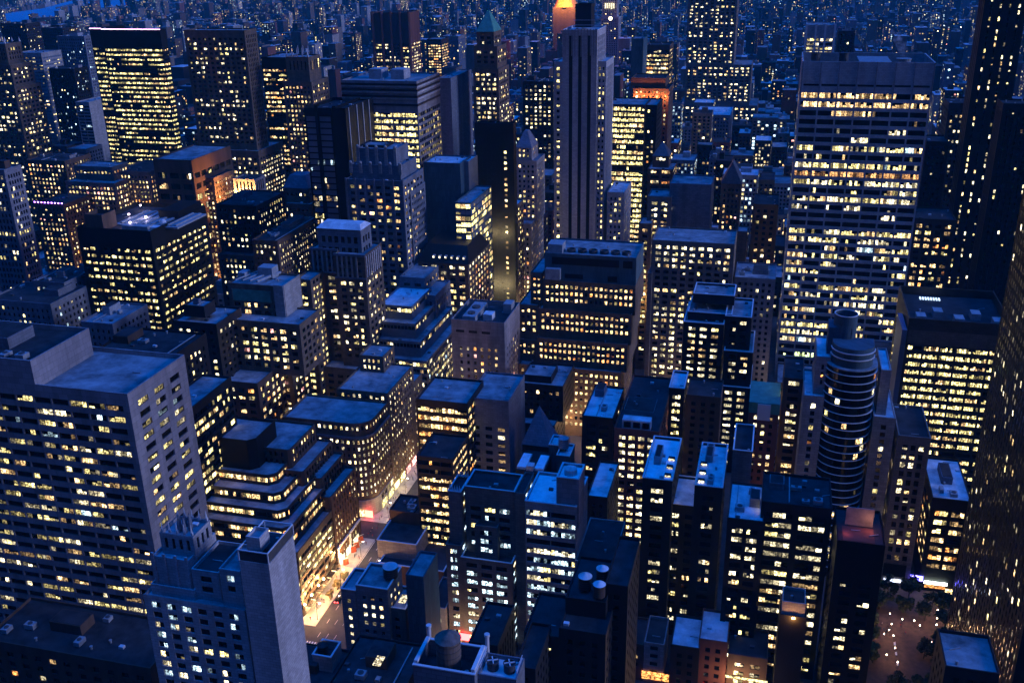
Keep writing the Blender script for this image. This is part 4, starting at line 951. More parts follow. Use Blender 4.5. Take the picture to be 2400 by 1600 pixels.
# the glowing clock, the gold pyramid
r = find('slender white tower with a glowing clock'); x, z = front(1431, 44, 2136)
part_mesh('clock_face', r['root'], lambda m: (m.prism([(x-4, 2135.6), (x+4, 2135.6), (x+4, 2135.9), (x-4, 2135.9)], z-4, z+4, WALL['white'])))
m = MB(); i = len(m.v); m.v += [(x+3.6*cos(a*pi/12), 2135.5, z+3.6*sin(a*pi/12)) for a in range(24)]; m.f.append(tuple(range(24))); m.m.append(m.mi(emit('clock glow', (1, .8, .5), 3)))
m.build('dial', r['root'])
part_mesh('clock_hand', r['root'], lambda m: (m.box(x-.3, x+.3, 2135.2, 2135.4, z, z+3, WALL['black']), m.box(x-.3, x+2, 2135.2, 2135.4, z-.3, z+.3, WALL['black'])))
x, z = front(1428, 14, 2136)
for k in range(5): part_mesh('lit_arch', r['root'], lambda m: m.box(x-9+k*4.2, x-6.5+k*4.2, 2135.5, 2135.9, z-5, z+5, LIT['cream'][0]))
x, z = front(1322, 18, 1980)
rt = empty('gilded_pyramid_tower', (x, 1990, 0), 'tower with a golden orange floodlit pyramid roof at the top edge of the photo', 'building')
part_mesh('wall', rt, lambda m: m.box(x-22, x+22, 1980, 2020, 0, z, WALL['limestone']))
GOLD = mat('gilded roof', (.75, .38, .10), .5, .3, .2)
part_mesh('gilded_roof', rt, lambda m: m.lathe(x, 2000, [(24, z+.01), (20, z+8), (12, z+26), (.5, z+50)], GOLD, 8))
for dx in (-18, -6, 6, 18): light(x+dx, 1962, z+16, 26000, (1, .30, .07), 1, rt)

# pyramid-topped small tower and the tank house in the centre
x0, z = front(1224, 1040, 402); x1, _ = front(1290, 1046, 402)
rt = empty('office_block', ((x0+x1)/2, 410, 0), 'small building with a plain steep blue pyramid roof', 'building')
part_mesh('pyramid_roof', rt, lambda m: pyramid(m, x0-.4, x1+.4, 401.6, 402.4+x1-x0, z, 17.5, WALL['bluestone']))
part_mesh('wall', rt, lambda m: m.box(x0, x1, 402, 402+x1-x0, 0, z-.01, WALL['dark']))
xa, za = front(1205, 1105, 380); xb, _ = front(1272, 1112, 380)
part_mesh('lower_roof', rt, lambda m: (m.box(xa, xb, 382, 401.5, 0, za, WALL['dark']), m.box(xa+.5, xa+4.5, 383, 396, za+.01, za+1.2, ROOF['gravel']), m.box(xb-4.5, xb-.5, 383, 396, za+.01, za+1.2, ROOF['gravel']), m.box(xa+5, xb-5, 382.2, 386, za+.01, za+2.4, ROOF['pale'])))
BOXES.append((x0, x1, 402, 402+x1-x0, 0, z, -1)); BOXES.append((xa, xb, 382, 401, 0, za, -1))
building('apartment_block', 'slim blue roofed block carrying a pale round tank', [(1304, 1066, 1335, 1070, 392, 12, dict(clean=1)), (1286, 1042, 1310, 1044, 398, 10, dict(clean=1))], st('grid', wall='teal', blank=1), clutter=0, coping=True, roof='pale')
x, z = front(1321, 1048, 399); water_tower(x, 399, z-1, 2.4, 4.6, 'pale round water tank on the slim blue roofed block', legs=1.2, m=METAL)

# hotel with the curved glass front
xl, z = front(1936, 845, 384); xr, _ = front(2058, 856, 384); cx, R_ = (xl+xr)/2+.8, (xr-xl)/2*1.05; yc = 384+R_
root = empty('hotel', (cx, yc, 0), 'round-fronted dark glass tower with thin white floor ledges', 'building')
zt = z
arc = lambda rr, n=28: [(cx-rr*cos(pi*k/n), yc-rr*sin(pi*k/n)) for k in range(n+1)]
def halfdisc(m, rr, z0, z1, mt, n=28): m.prism(arc(rr, n)+[(cx+rr, yc+6), (cx-rr, yc+6)], z0, z1, mt)
part_mesh('glazing', root, lambda m: halfdisc(m, R_-.5, 0, zt-4, GLASS))
for k in range(30):
    zz = zt-6-k*3.45
    if zz > 2: part_mesh('floor_ledge', root, lambda m: halfdisc(m, R_, zz, zz+.16, TRIM))
part_mesh('roof', root, lambda m: (halfdisc(m, R_-.2, zt-4, zt-3.6, ROOF['grey']), [m.bar((p[0], p[1], zt+zz), (q[0], q[1], zt+zz), .4, TRIM) for zz in (0, 2.6) for p, q in zip(arc(R_*.82)[:-1], arc(R_*.82)[1:])]))
part_mesh('crown_drum', root, lambda m: halfdisc(m, R_*.78, zt-3.6, zt+4.5, WALL['teal']))
for k in range(34):
    a = random.uniform(.25, 2.9); zz = zt-6-random.randint(1, 28)*3.45+.7
    px_, py_ = cx-(R_-.42)*cos(a), yc-(R_-.42)*sin(a); t = (sin(a)*.9, -cos(a)*.9)
    part_mesh('window', root, lambda m: m.quad((px_-t[0], py_-t[1], zz), (px_+t[0], py_+t[1], zz), (px_+t[0], py_+t[1], zz+2.3), (px_-t[0], py_-t[1], zz+2.3), LIT[pick('warm')][random.choice((0, 1, 1, 2))]))
x, z2 = front(1984, 735, 402)
part_mesh('round_stack', root, lambda m: (m.lathe(x, 402, [(4.6, zt-3.6), (4.6, z2), (4.6, z2+.02), (4.2, z2+.02), (4.2, z2-6)], WALL['teal'], 32)))
part_mesh('stack_rim', root, lambda m: [m.bar((x+4.5*cos(a*pi/14), 402+4.5*sin(a*pi/14), z2+.15), (x+4.5*cos((a+1)*pi/14), 402+4.5*sin((a+1)*pi/14), z2+.15), .35, TRIM) for a in range(28)])
x0, z = front(1940, 800, 398)
part_mesh('lift_house', root, lambda m: m.box(x0, x0+9, 398, 408, 20, zt+9, WALL['teal']))
BOXES.append((xl+2, xr-2, 387, yc+6, 0, zt-4, -1))

# water tanks and roof machinery in the foreground
def roof_z(key, i=0): return find(key)['boxes'][i][5]
for px, py, Y, r_, lb in ((1371, 1400, 246, 2.0, 'left one of three blue-topped round tanks on the dark stepped building'), (1404, 1410, 243, 1.8, 'brown lower one of three blue-topped round tanks on the dark stepped building'), (1411, 1385, 251, 1.8, 'rear one of three blue-topped round tanks on the dark stepped building')):
    z = roof_z('three blue-topped tanks')-1; x = front(px, py, Y)[0]
    water_tower(x, Y, z, r_, 4.0, lb, 'blue-topped round tanks', 1.0, WALL['dark'] if px != 1404 else WALL['brown'], ROOF['pale'])
z = roof_z('five-storey grey block', 1)-1; x = front(922, 1395, 280)[0]
water_tower(x, 279, z, 2.6, 4.2, 'round tank with a blue lid on the five-storey grey block', legs=1, m=WALL['dark'], cap=ROOF['pale'])
z = roof_z('big round brown water tank')-4
x = front(1053, 1560, 162.5)[0]; water_tower(x, 162.5, z, 2.7, 7.2, 'big round-topped brown water tank in a blue frame at the bottom edge', legs=1.5, m=WOOD)
r = find('big round brown water tank'); b = r['boxes'][0]
for x in (b[0]+.5, b[1]-.5): part_mesh('roof_beam', r['root'], lambda m: m.box(x-.4, x+.4, b[2]+.5, b[3]-.5, b[5]+.35, b[5]+1.0, ROOF['pale']))
for px in (1009, 1143):
    x = front(px, 1540, 168)[0]; part_mesh('vent_pipe', r['root'], lambda m: m.lathe(x, 168, [(.45, b[5]-4), (.45, b[5]+2.2), (.6, b[5]+2.2), (.6, b[5]+2.8)], TRIM, 14))
r = find('pale blue rooftop with two big fans'); b = r['boxes'][0]
for k in (0, 1):
    x = b[0]+(b[1]-b[0])*(.28+.44*k); y = b[2]+3.4; q = MB(); z = b[5]+.1
    q.lathe(x, y, [(1.25, z-1), (1.25, z+1), (1.35, z+1), (1.35, z+1.1), (1.1, z+1.1), (1.1, z+.4)], DUCT, 24)
    o = q.build('fan_housing', r['root']); q = MB()
    for a in range(4): q.bar((x, y, z+1.15), (x+1.15*cos(a*pi/2+.4), y+1.15*sin(a*pi/2+.4), z+1.15), .22, TRIM)
    q.build('fan_blades', r['root'])
part_mesh('guard_rail', r['root'], lambda m: [m.bar((b[0]+.2, b[2]+1, b[5]+zz), (b[0]+.2, b[3]-1, b[5]+zz), .12, TRIM) for zz in (.8, 1.5)]+[m.bar((b[1]-.2, b[2]+1, b[5]+zz), (b[1]-.2, b[3]-1, b[5]+zz), .12, TRIM) for zz in (.8, 1.5)])
z = roof_z('pale boxed roof pen')-3; x = front(757, 1520, 243)[0]
water_tower(x, 243, z, 1.8, 3.6, 'small dark tank standing in the pale boxed roof pen', legs=.8, m=WALL['dark'])
# rooftop cage on the white shaft
r = find('tall blank white shaft'); b = r['boxes'][1]
def cage(m):
    zz = b[5]+3.2; c = [(b[0], b[2]), (b[1], b[2]), (b[1], b[3]), (b[0], b[3])]
    for i in range(4):
        m.bar(c[i]+(zz,), c[(i+1) % 4]+(zz,), .28, TRIM); m.bar(c[i]+(b[5],), c[i]+(zz,), .28, TRIM)
part_mesh('cage_frame', r['root'], cage)
part_mesh('cage_screen', r['root'], lambda m: [m.box(b[0]+.3, b[1]-.3, b[2]+.15, b[2]+.22, b[5]+.05, b[5]+3, DUCT), m.box(b[1]-.22, b[1]-.15, b[2]+.3, b[3]-.3, b[5]+.05, b[5]+3, DUCT)])
# pipes, ducts on the brown twin-shouldered tower, framed attic panel
r = find('green framed attic panel'); b = r['boxes'][0]
part_mesh('attic_panel', r['root'], lambda m: (m.box(b[0]+2, b[1]-7, b[2]-.15, b[2]-.01, b[5]-9, b[5]-3, COPPER), [m.box(b[0]+2+dx, b[0]+2.4+dx, b[2]-.35, b[2]-.16, b[5]-9.3, b[5]-2.7, WALL['limestone']) for dx in (0, (b[1]-b[0])-9.4)]))
part_mesh('corner_pier', r['root'], lambda m: (m.box(b[1]-5, b[1]+.3, b[2]-.6, b[2]-.02, b[5]-16, b[5]+.6, WALL['pale']), m.box(b[1]+.02, b[1]+.6, b[2], b[3]-2, b[5]-16, b[5]+.6, WALL['pale'])))
for k in range(4): part_mesh('pipe', r['root'], lambda m: m.bar((b[0]+3+k*4, b[2]+3, b[5]+.8), (b[0]+8+k*4, b[3]-1, b[5]+.8), 1.1 if k > 1 else .6, METAL))
part_mesh('duct', r['root'], lambda m: (m.box(b[0]+11, b[0]+19, b[2]+12, b[3]-1, b[5]-1, b[5]+5, METAL), m.box(b[0]+1, b[0]+5, b[2]+9, b[2]+15, b[5]-1, b[5]+2.5, METAL)))
# grey concrete tower: fans and slots
r = find('plain grey concrete tower'); b = r['boxes'][0]
part_mesh('fan_deck', r['root'], lambda m: (m.box(b[0]+5, b[0]+12, b[2]+4, b[3]-5, b[5]-2.5, b[5]+.6, METAL), m.lathe(b[0]+8.5, b[2]+9, [(2.1, b[5]+.61), (2.1, b[5]+1.3), (1.7, b[5]+1.3)], DUCT, 18), m.lathe(b[0]+8.5, b[2]+18, [(2.3, b[5]+.61), (2.3, b[5]+1.4), (1.8, b[5]+1.4)], DUCT, 18)))
part_mesh('roof_hatch', r['root'], lambda m: m.box(b[0]+15, b[0]+20, b[2]+8, b[2]+14, b[5]-2.5, b[5]+.8, ROOF['pale']))
part_mesh('cooling_unit', r['root'], lambda m: m.box(b[1]-6, b[1]-1.5, b[2]+20, b[2]+27, b[5]-2.5, b[5]+3, METAL))
for k in range(3): part_mesh('vent_slot', r['root'], lambda m: m.box(b[0]+2.5+k*7, b[0]+7+k*7, b[2]-.06, b[2]-.012, b[5]-7, b[5]-5.6, WALL['black']))
# mechanical screen of the setback block
r = find('wide stone setback block'); b = r['boxes'][0]
part_mesh('louvre_band', r['root'], lambda m: (m.box(b[0]+4, b[1]-9, b[2]-.1, b[2]-.012, b[5]-6, b[5]-2, WALL['black']), m.box(b[1]-7, b[1]-2, b[2]-.1, b[2]-.012, b[5]-6, b[5]-2, WALL['black']), m.box(b[0]+11, b[0]+21, b[2]-.1, b[2]-.012, b[5]-13.5, b[5]-11, WALL['black']), m.box(b[1]-15, b[1]-10, b[2]-.1, b[2]-.012, b[5]-14, b[5]-11, WALL['black'])))
for k in range(6): part_mesh('cooling_fan', r['root'], lambda m: m.lathe(b[0]+13+k*6, b[2]+8, [(2.4, b[5]-1), (2.4, b[5]+.8), (2.0, b[5]+.8), (2.0, b[5])], DUCT, 16))
part_mesh('roof_house', r['root'], lambda m: (m.box(b[0]+1, b[0]+9, b[2]+3, b[2]+12, b[5]-1, b[5]+4, METAL), m.box(b[0]+1, b[0]+9, b[2]-3, b[2]-.1, b[5]-14, b[5]-8, METAL)))
# penthouse louvres of the tan tower, mechanical of dark bulky office
r = find('pilastered upper floors'); b = r['boxes'][0]
part_mesh('penthouse_roof', r['root'], lambda m: pyramid(m, b[0]-.3, b[1]+.3, b[2]-.3, b[3]+.3, b[5]+.01, 2.2, ROOF['pale'], .85, .5))
for bb in r['boxes'][1:3]:
    part_mesh('cornice', r['root'], lambda m: (m.box(bb[0]-.5, bb[1]+.6, bb[2]-.7, bb[2]-.01, bb[5]-1, bb[5]+.3, WALL['bluestone']), m.box(bb[0]-.4, bb[1]+.5, bb[2]-.6, bb[2]-.012, bb[5]-13.4, bb[5]-12.6, WALL['bluestone'])))
    part_mesh('pilasters', r['root'], lambda m: [m.box(bb[0]+1+k*2.7, bb[0]+1.9+k*2.7, bb[2]-.55, bb[2]-.013, bb[5]-12.5, bb[5]-1.1, WALL['pale']) for k in range(int((bb[1]-bb[0]-1)/2.7))]+[m.box(bb[1]+.013, bb[1]+.5, bb[2]+1+k*2.7, bb[2]+1.9+k*2.7, bb[5]-12.5, bb[5]-1.1, WALL['white']) for k in range(8)])
r = find('dark bulky office with a blank crown'); b = r['boxes'][0]
part_mesh('crown_panel', r['root'], lambda m: m.box(b[0]+.5, b[1]-.5, b[2]-.08, b[2]-.012, b[5]-12, b[5]-5.5, WALL['tan']))
for k in range(5): part_mesh('duct', r['root'], lambda m: m.box(b[0]+4+k*8, b[0]+8+k*8, b[2]+6+(k % 2)*8, b[2]+12+(k % 2)*8, b[5]-4, b[5]-1, METAL))
part_mesh('skylight', r['root'], lambda m: [m.box(b[0]+9+k*1.2, b[0]+9.6+k*1.2, b[3]-8, b[3]-5, b[5]-3.9, b[5]-3.4, emit('skylight glow', (.5, .7, 1), .8)) for k in range(8)])
part_mesh('glass_fin', r['root'], lambda m: m.box(b[0]-2.5, b[0]-.4, b[2]-2, b[2]+20, 20, b[5]-5, GLASSB))
# crown ribs of blue art deco tower
r = find('scalloped white crown')
for i, n, hh in ((1, 5, 10), (2, 6, 5)):
    b = r['boxes'][i]
    for k in range(n):
        x = b[0]+(b[1]-b[0])*(k+.0)/(n-1)
        part_mesh('crown_pier', r['root'], lambda m: (m.box(x-.9, x+.9, b[2]-.8, b[2]-.01, b[5]-hh, b[5]+1, WALL['pale']), m.lathe(x, b[2]-.3, [(1.0, b[5]+1.01), (.8, b[5]+1.8), (.1, b[5]+2.2)], WALL['pale'], 8)))
b = r['boxes'][3]
for k in range(7):
    x = b[0]+(b[1]-b[0])*k/6; part_mesh('pilaster', r['root'], lambda m: m.box(x-.5, x+.5, b[2]-.6, b[2]-.011, 45, b[5]+.8, WALL['bluestone']))
# white fins
r = find('dark tower with four white fins'); b = r['boxes'][0]
for k in range(4): x = b[0]+(b[1]-b[0])*k/3; part_mesh('fin', r['root'], lambda m: m.box(x-.9, x+.9, b[2]-1.2, b[2]-.01, 0, b[5]+1, TRIM))
# dark red tower flutes
r = find('dark red faceted tower'); b = r['boxes'][0]
for k in range(5): x = b[0]+(b[1]-b[0])*k/4; part_mesh('pier', r['root'], lambda m: m.lathe(x, b[2], [(2.4, 0), (2.4, b[5]+1)], WALL['red'], 8))
# arched entrance of ribbed building; signs; shop fronts
def panel(root, name, px, py, w, h, Y, mt, off=.25, lab=None):
    x, z = front(px, py, Y); o = part_mesh(name, root, lambda m: m.box(x-w/2, x+w/2, Y-off, Y-off+.12, z-h/2, z+h/2, mt))
    if lab and o: o['label'] = lab
    return o
r = find('ribbed narrow stone building')
panel(r['root'], 'entrance_arch', 2096, 1335, 9, 6, 384, WALL['black']); panel(r['root'], 'entrance_lights', 2092, 1358, 7, 1.3, 384, emit('shop cold light', (.6, .7, 1), 2.2), .4)
r2 = find('black building with orange lit triple')
panel(r2['root'], 'lit_sign', 2141, 1351, 2.6, 2.6, 384, emit('blue sign', (.12, .1, 1), 5), .6, 'small blue lit sign'); panel(r2['root'], 'lit_sign', 2155, 1353, 2.6, 2.4, 384, emit('blue sign', (.12, .1, 1), 5), .6, 'second blue lit sign')
panel(r2['root'], 'canopy_light', 2192, 1363, 9, 1.3, 384, emit('white canopy light', (.85, 1, .85), 6), 1.0); panel(r2['root'], 'shop_front', 2190, 1373, 8, 1.4, 384, LIT['orange'][0], .5)
panel(r2['root'], 'entrance', 2228, 1386, 4.5, 3, 384, LIT['warm'][0], .5)
r = find('dark stone gothic office')
panel(r['root'], 'lit_sign', 1091, 1489, 4.2, 3.2, 303.5, emit('red sign', (1, .04, .04), 6), .8, 'red lit shop sign'); panel(r['root'], 'shop_front', 1068, 1500, 5, 3, 303.5, LIT['warm'][1], .4)
panel(r['root'], 'shop_front', 1170, 1527, 4, 1.3, 303.5, LIT['pink'][0], .5)
r = find('rounded corner above a red lit shop')
RED = emit('red shop light', (1, .10, .06), 4)
for k in range(4): part_mesh('shop_front', r['root'], lambda m: m.box(-191+k*4.5, -187+k*4.5, 383.0, 383.2, 1, 4.6, RED if k != 2 else LIT['warm'][0]))
for k in range(6): part_mesh('shop_front', r['root'], lambda m: m.box(-172.4, -172.2, 393+k*8.5, 399+k*8.5, .8, 4.2, LIT['pink'][0] if k in (4, 5) else LIT['gold' if 0 else 'yellow'][0]))
r = find('bronze terraced office')
for k in range(6): part_mesh('shop_front', r['root'], lambda m: m.box(-172.9, -172.7, 308+k*5.2, 312.2+k*5.2, .8, 4.0, LIT['warm'][0]))
for k in range(6): part_mesh('canopy', r['root'], lambda m: m.box(-172.6, -170.4, 308+k*5.2, 312.2+k*5.2, 4.4, 4.7, WALL['dark']))
for k in range(5): part_mesh('shop_front', r['root'], lambda m: m.box(-198+k*5, -194+k*5, 302.6, 302.8, .8, 4.2, LIT['amber' if 0 else 'orange'][0] if k % 2 else LIT['warm'][0]))
r = find('red-brown ribbed block')
for k in range(3): part_mesh('shop_front', r['root'], lambda m: m.box(-172.9, -172.7, 342+k*8, 348+k*8, .8, 4.4, LIT['cream'][0]))
for k in range(2): part_mesh('white_frame', r['root'], lambda m: [m.box(-172.8, -172.2, 341+k*13, 342+k*13, 0, 11, TRIM), m.box(-172.8, -172.2, 342+k*13, 353+k*13, 10, 11, TRIM)])
r = find('cream row house above'); panel(r['root'], 'shop_front', 1536, 1582, 10, 3.4, 301, LIT['orange'][0], .5)
r = find('house with lit lower windows'); panel(r['root'], 'shop_front', 1745, 1588, 16, 1.0, 300, LIT['yellow'][0], .5)
r = find('purple lit roof edge'); b = r['boxes'][0]
for k in range(9): part_mesh('roof_lamp', r['root'], lambda m: m.box(b[0]+1+k*(b[1]-b[0]-2)/8-.5, b[0]+1+k*(b[1]-b[0]-2)/8+.5, b[2]-.4, b[2]-.1, b[5]+.3, b[5]+1, emit('purple light', (.35, .12, 1), 7)))
r = find('red-lit roof terrace'); b = r['boxes'][0]
part_mesh('terrace_screen', r['root'], lambda m: (m.box(b[0]+3, b[0]+12, b[2]+12, b[2]+12.3, b[5]-.9, b[5]+6, ROOF['grey']), m.box(b[0]+2, b[1]-3, b[2]+2, b[2]+11, b[5]-.98, b[5]-.9, WALL['red'])))
light(b[0]+11, b[2]+9, b[5]+2, 160, (1, .35, .2), .3, r['root']); light(b[0]+3, b[2]+6, b[5]+1, 60, (1, .3, .35), .3, r['root'])
r = find('bright blue roofs')
for i, dx in ((0, .8), (1, .2)):
    b = r['boxes'][i]
    for k in range(3):
        x = b[0]+(b[1]-b[0])*dx; y = b[2]+5+k*6.5
        part_mesh('skylight', r['root'], lambda m: (m.box(x-1.2, x+1.2, y-.9, y+.9, b[5]-1, b[5]-.1, WALL['dark']), m.box(x-1, x+1, y-1.0, y-.92, b[5]-.9, b[5]-.25, LIT['cream'][0])))
r = find('white banded office with blue roof'); b = r['boxes'][0]
part_mesh('tank_well', r['root'], lambda m: (m.lathe((b[0]+b[1])/2, (b[2]+b[3])/2, [(2.3, b[5]-1), (2.3, b[5]+1.2), (.1, b[5]+1.7)], ROOF['pale'], 24)))
r = find('low building with a pale blank wall'); b = r['boxes'][1]
part_mesh('lamp_head', r['root'], lambda m: m.box((b[0]+b[1])/2-.5, (b[0]+b[1])/2+.5, b[2]-.6, b[2]-.2, b[5]-.8, b[5]-.4, LAMP_O)); light((b[0]+b[1])/2, b[2]-1.2, b[5]-1.2, 500, (1, .45, .12), .3, r['root'])
r = find('two-level roof pavilion'); b = r['boxes'][1]
part_mesh('roof_pavilion', r['root'], lambda m: (m.box(b[0]+3, b[1]-4, b[2]+2, b[2]+7, b[5]-1, b[5]+3.2, ROOF['pale']), [m.box(b[0]+3.8+k*4, b[0]+6.8+k*4, b[2]+1.9, b[2]+1.98, b[5]-.2, b[5]+2.4, GLASS) for k in range(3)]))
# little lamp on the far-left roof
x, y = floor_at(178, 785, 52); rt = empty('roof_lamp', (x, y, 52), 'bright orange lamp on a low roof behind the left concrete office', 'lamp')
part_mesh('bulb', rt, lambda m: m.box(x-.5, x+.5, y-.3, y+.3, 53, 54, LAMP_O)); light(x, y-1, 54, 900, (1, .5, .2), .3, rt)
# glowing skylight roofs
for px, py, z, lb in ((946, 1403, 44, 'yellow glowing slatted skylight on the blue green gable building'), (888, 1548, 48, 'yellow glowing slatted skylight on the large dark flat roof')):
    x, y = floor_at(px, py, z); rt = empty('skylight', (x, y, z), lb, 'skylight')
    part_mesh('glass', rt, lambda m: m.box(x-1.2, x+1.2, y-2.2, y+2.2, z-.1, z+.3, LIT['cream'][0])); part_mesh('frame', rt, lambda m: [m.box(x-1.3, x+1.3, y-2.2+k*.7, y-2.05+k*.7, z+.3, z+.42, DUCT) for k in range(7)])
# warm floodlights on stone fronts
def floodset(key, i, n, zf, e, col=(1, .42, .12), off=5):
    r = find(key); b = r['boxes'][i]
    for k in range(n): light(b[0]+(b[1]-b[0])*(k+.5)/n, b[2]-off, b[4]+(b[5]-b[4])*zf if zf <= 1 else zf, e, col, .5, r['root'], 'floodlight')
floodset('orange floodlit temple front', 0, 3, .1, 14000); floodset('orange floodlit temple front', 1, 2, 20, 1800)
floodset('orange floodlit band', 1, 5, .955, 2200, (1, .3, .08), 3); floodset('slender floodlit stone tower', 0, 2, .35, 7000, (1, .75, .35), 10)
floodset('slender floodlit stone tower', 0, 2, .8, 3500, (1, .75, .35), 9)
floodset('warm brown block with crowded', 1, 3, .3, 4000, (1, .55, .2), 8); floodset('lit rows glowing yellow', 0, 2, .5, 3500, (1, .55, .18), 8)
floodset('narrow tan block lit deep yellow', 0, 1, .5, 2500, (1, .6, .2), 6)
floodset('wide stone setback block', 7, 3, .3, 2500, (1, .6, .3), 9)

# ================================================================ ground, avenue, plaza
def sheet(name, pts, z, m, kind='structure', th=None):
    o = MB()
    if th: o.prism(pts, z-th, z, m)
    else: i = 0; o.v += [(x, y, z) for x, y in pts]; o.f.append(tuple(range(len(pts)))); o.m.append(o.mi(m))
    ob = o.build(name); ob['kind'] = kind; return ob
rect = lambda x0, x1, y0, y1: [(x0, y0), (x1, y0), (x1, y1), (x0, y1)]
ASPH = mat('asphalt', (.05, .05, .052), .85, .35, .2); PAVE = mat('concrete pavement', (.42, .39, .34), .85, .25, .4)
PAINT = mat('road paint', (.75, .74, .70), .8, .15, .8); BRICKP = mat('plaza paving', (.09, .05, .03), .9, .35, .5)
sheet('ground', rect(-9000, 7000, -400, 14000), 0, ASPH)
def curved(x0, x1, y0, y1): sheet('pavement', rect(x0, x1, y0, y1), .15, PAVE, th=.19)
STREETS = [213+80.5*k for k in range(-2, 60)]
curved(-181, -166, 302, 367); curved(-181, -166, 381, 449); curved(-151.5, -146, 302, 366); curved(-151.5, -140, 382, 449); curved(-181, -166, 222, 287); curved(-151.5, -146, 222, 287)
curved(160, 166, 640, 900); curved(182, 190, 640, 900)
sheet('plaza', rect(46, 84, 300, 383.4), .16, BRICKP, th=.2)
def stripes(name, items): 
    for x0, x1, y0, y1 in items: sheet(name, rect(x0, x1, y0, y1), .006, PAINT)
m = MB()
for k in range(12): m.box(-165.4+k*1.15, -164.8+k*1.15, 288.5, 293, .002, .012, PAINT)
m.build('crosswalk')['kind'] = 'structure'
m = MB()
for k in range(11): m.box(-178.5, -173.5, 289+k*1.1, 289.6+k*1.1, .002, .012, PAINT)
m.build('crosswalk')['kind'] = 'structure'
m = MB()
for k in range(12): m.box(-165.4+k*1.15, -164.8+k*1.15, 368.5, 371.6, .002, .012, PAINT)
for y in (367.2, 372.3, 378, 381): m.box(-165.5, -152, y, y+.5, .002, .012, PAINT)
m.build('crosswalk')['kind'] = 'structure'
m = MB()
for x in (-162.3, -158.8, -155.3):
    y = 296.
    while y < 365: m.box(x-.08, x+.08, y, y+3, .002, .011, PAINT); y += 9
m.box(-165.7, -165.5, 345, 366, .002, .011, PAINT)
for x, y in ((-157, 333), (-157, 341)): m.box(x-1.6, x+1.6, y-1.7, y+1.7, .002, .011, mat('pale patch', (.35, .34, .32), .8)); m.box(x-.4, x+.4, y-.6, y+.6, .012, .02, ASPH)
m.build('lane_marking')['kind'] = 'structure'
m = MB()
for x in (170, 174, 178):
    y = 640.
    while y < 900: m.box(x-.08, x+.08, y, y+3, .002, .011, PAINT); y += 9
m.build('lane_marking')['kind'] = 'structure'

# lamps on the facade and street lamps
for k, (px, py) in enumerate(((797, 1300), (757, 1356), (745, 1371), (729, 1394), (713, 1416))):
    d = ray(px, py); t = -172.2/d[0]; y, z = d[1]*t, EYE[2]+d[2]*t
    rt = empty('wall_lamp', (-172.6, y, z), 'orange %s flame-like wall lamp on the bronze terraced office, %s from the corner' % ('very bright' if k in (0, 1, 4) else 'smaller', ('fifth', 'fourth', 'third', 'second', 'first')[k]), 'wall lamp', 'orange wall lamps along the avenue front')
    part_mesh('lamp_head', rt, lambda m: m.lathe(-171.9, y, [(.2, z-.3), (.45, z), (.3, z+.5)], emit('sodium flood', (1, .5, .18), 40), 10)); part_mesh('bracket', rt, lambda m: m.bar((-172.9, y, z-.4), (-171.9, y, z-.35), .12, DUCT))
    light(-171.0, y, z+.8, 2600 if k in (0, 1, 4) else 1600, (1, .42, .12), .4, rt); light(-170.0, y, 6, 420, (1, .62, .3), .5, rt)
def street_lamp(x, y, side, e, label, col=(1, .68, .36), h=8.5, group='street lamps along the avenues'):
    rt = empty('street_lamp', (x, y, .15), label, 'street lamp', group)
    part_mesh('pole', rt, lambda m: m.lathe(x, y, [(.16, .15), (.12, 1.2), (.08, h)], DUCT, 8))
    part_mesh('arm', rt, lambda m: m.bar((x, y, h-.05), (x+side*1.8, y, h+.15), .1, DUCT))
    part_mesh('lamp_head', rt, lambda m: m.box(x+side*1.6-.35, x+side*1.6+.35, y-.2, y+.2, h+.0, h+.16, LAMP_W))
    light(x+side*1.6, y, h-.4, e, col, .3, rt); return rt
for k, y in enumerate((306, 330, 352, 386, 410, 434)):
    street_lamp(-166.8, y, 1, 1100, 'slim street lamp on the left pavement of the near avenue, %s from the near crossing' % ('nearest', 'second', 'third', 'fourth', 'fifth', 'sixth')[k])
for k, y in enumerate((340, 390, 430)):
    street_lamp(-150.8, y, -1, 700, 'slim street lamp on the right pavement of the near avenue, %s from the near crossing' % ('nearest', 'second', 'third')[k])
for k, y in enumerate((660, 700, 740, 780, 830, 880)):
    street_lamp(181.5 if k % 2 else 166.5, y, -1 if k % 2 else 1, 1500, 'tall street lamp on the far red lit avenue, %s in the row going away' % ('first', 'second', 'third', 'fourth', 'fifth', 'sixth')[k], (1, .55, .4))
for k, (x, y) in enumerate(((-420, 625), (-380, 628), (-340, 620), (-300, 625), (-455, 690), (-455, 650), (-260, 620), (-330, 690), (-500, 620), (-330, 570))):  # unseen lamps added to throw warm light up the facades
    street_lamp(x, y, 1, 2600, 'unseen street lamp added for warm glow between the brown blocks of the left distance', (1, .5, .2), 14, 'hidden canyon lamps')
for k, (x, y) in enumerate(((-160, 500), (-160, 560), (-160, 620), (-160, 680), (-90, 540), (-40, 540), (10, 540), (-60, 620), (-250, 455), (-250, 535), (60, 540), (-230, 374), (-100, 374), (-100, 294), (0, 294), (60, 294), (0, 374))):  # hidden lamps added as warm fill between the blocks
    street_lamp(x, y, 1, 2200, 'street lamp hidden between tall blocks of the centre, added for glow', (1, .62, .32), 10, 'hidden street lamps of the centre')

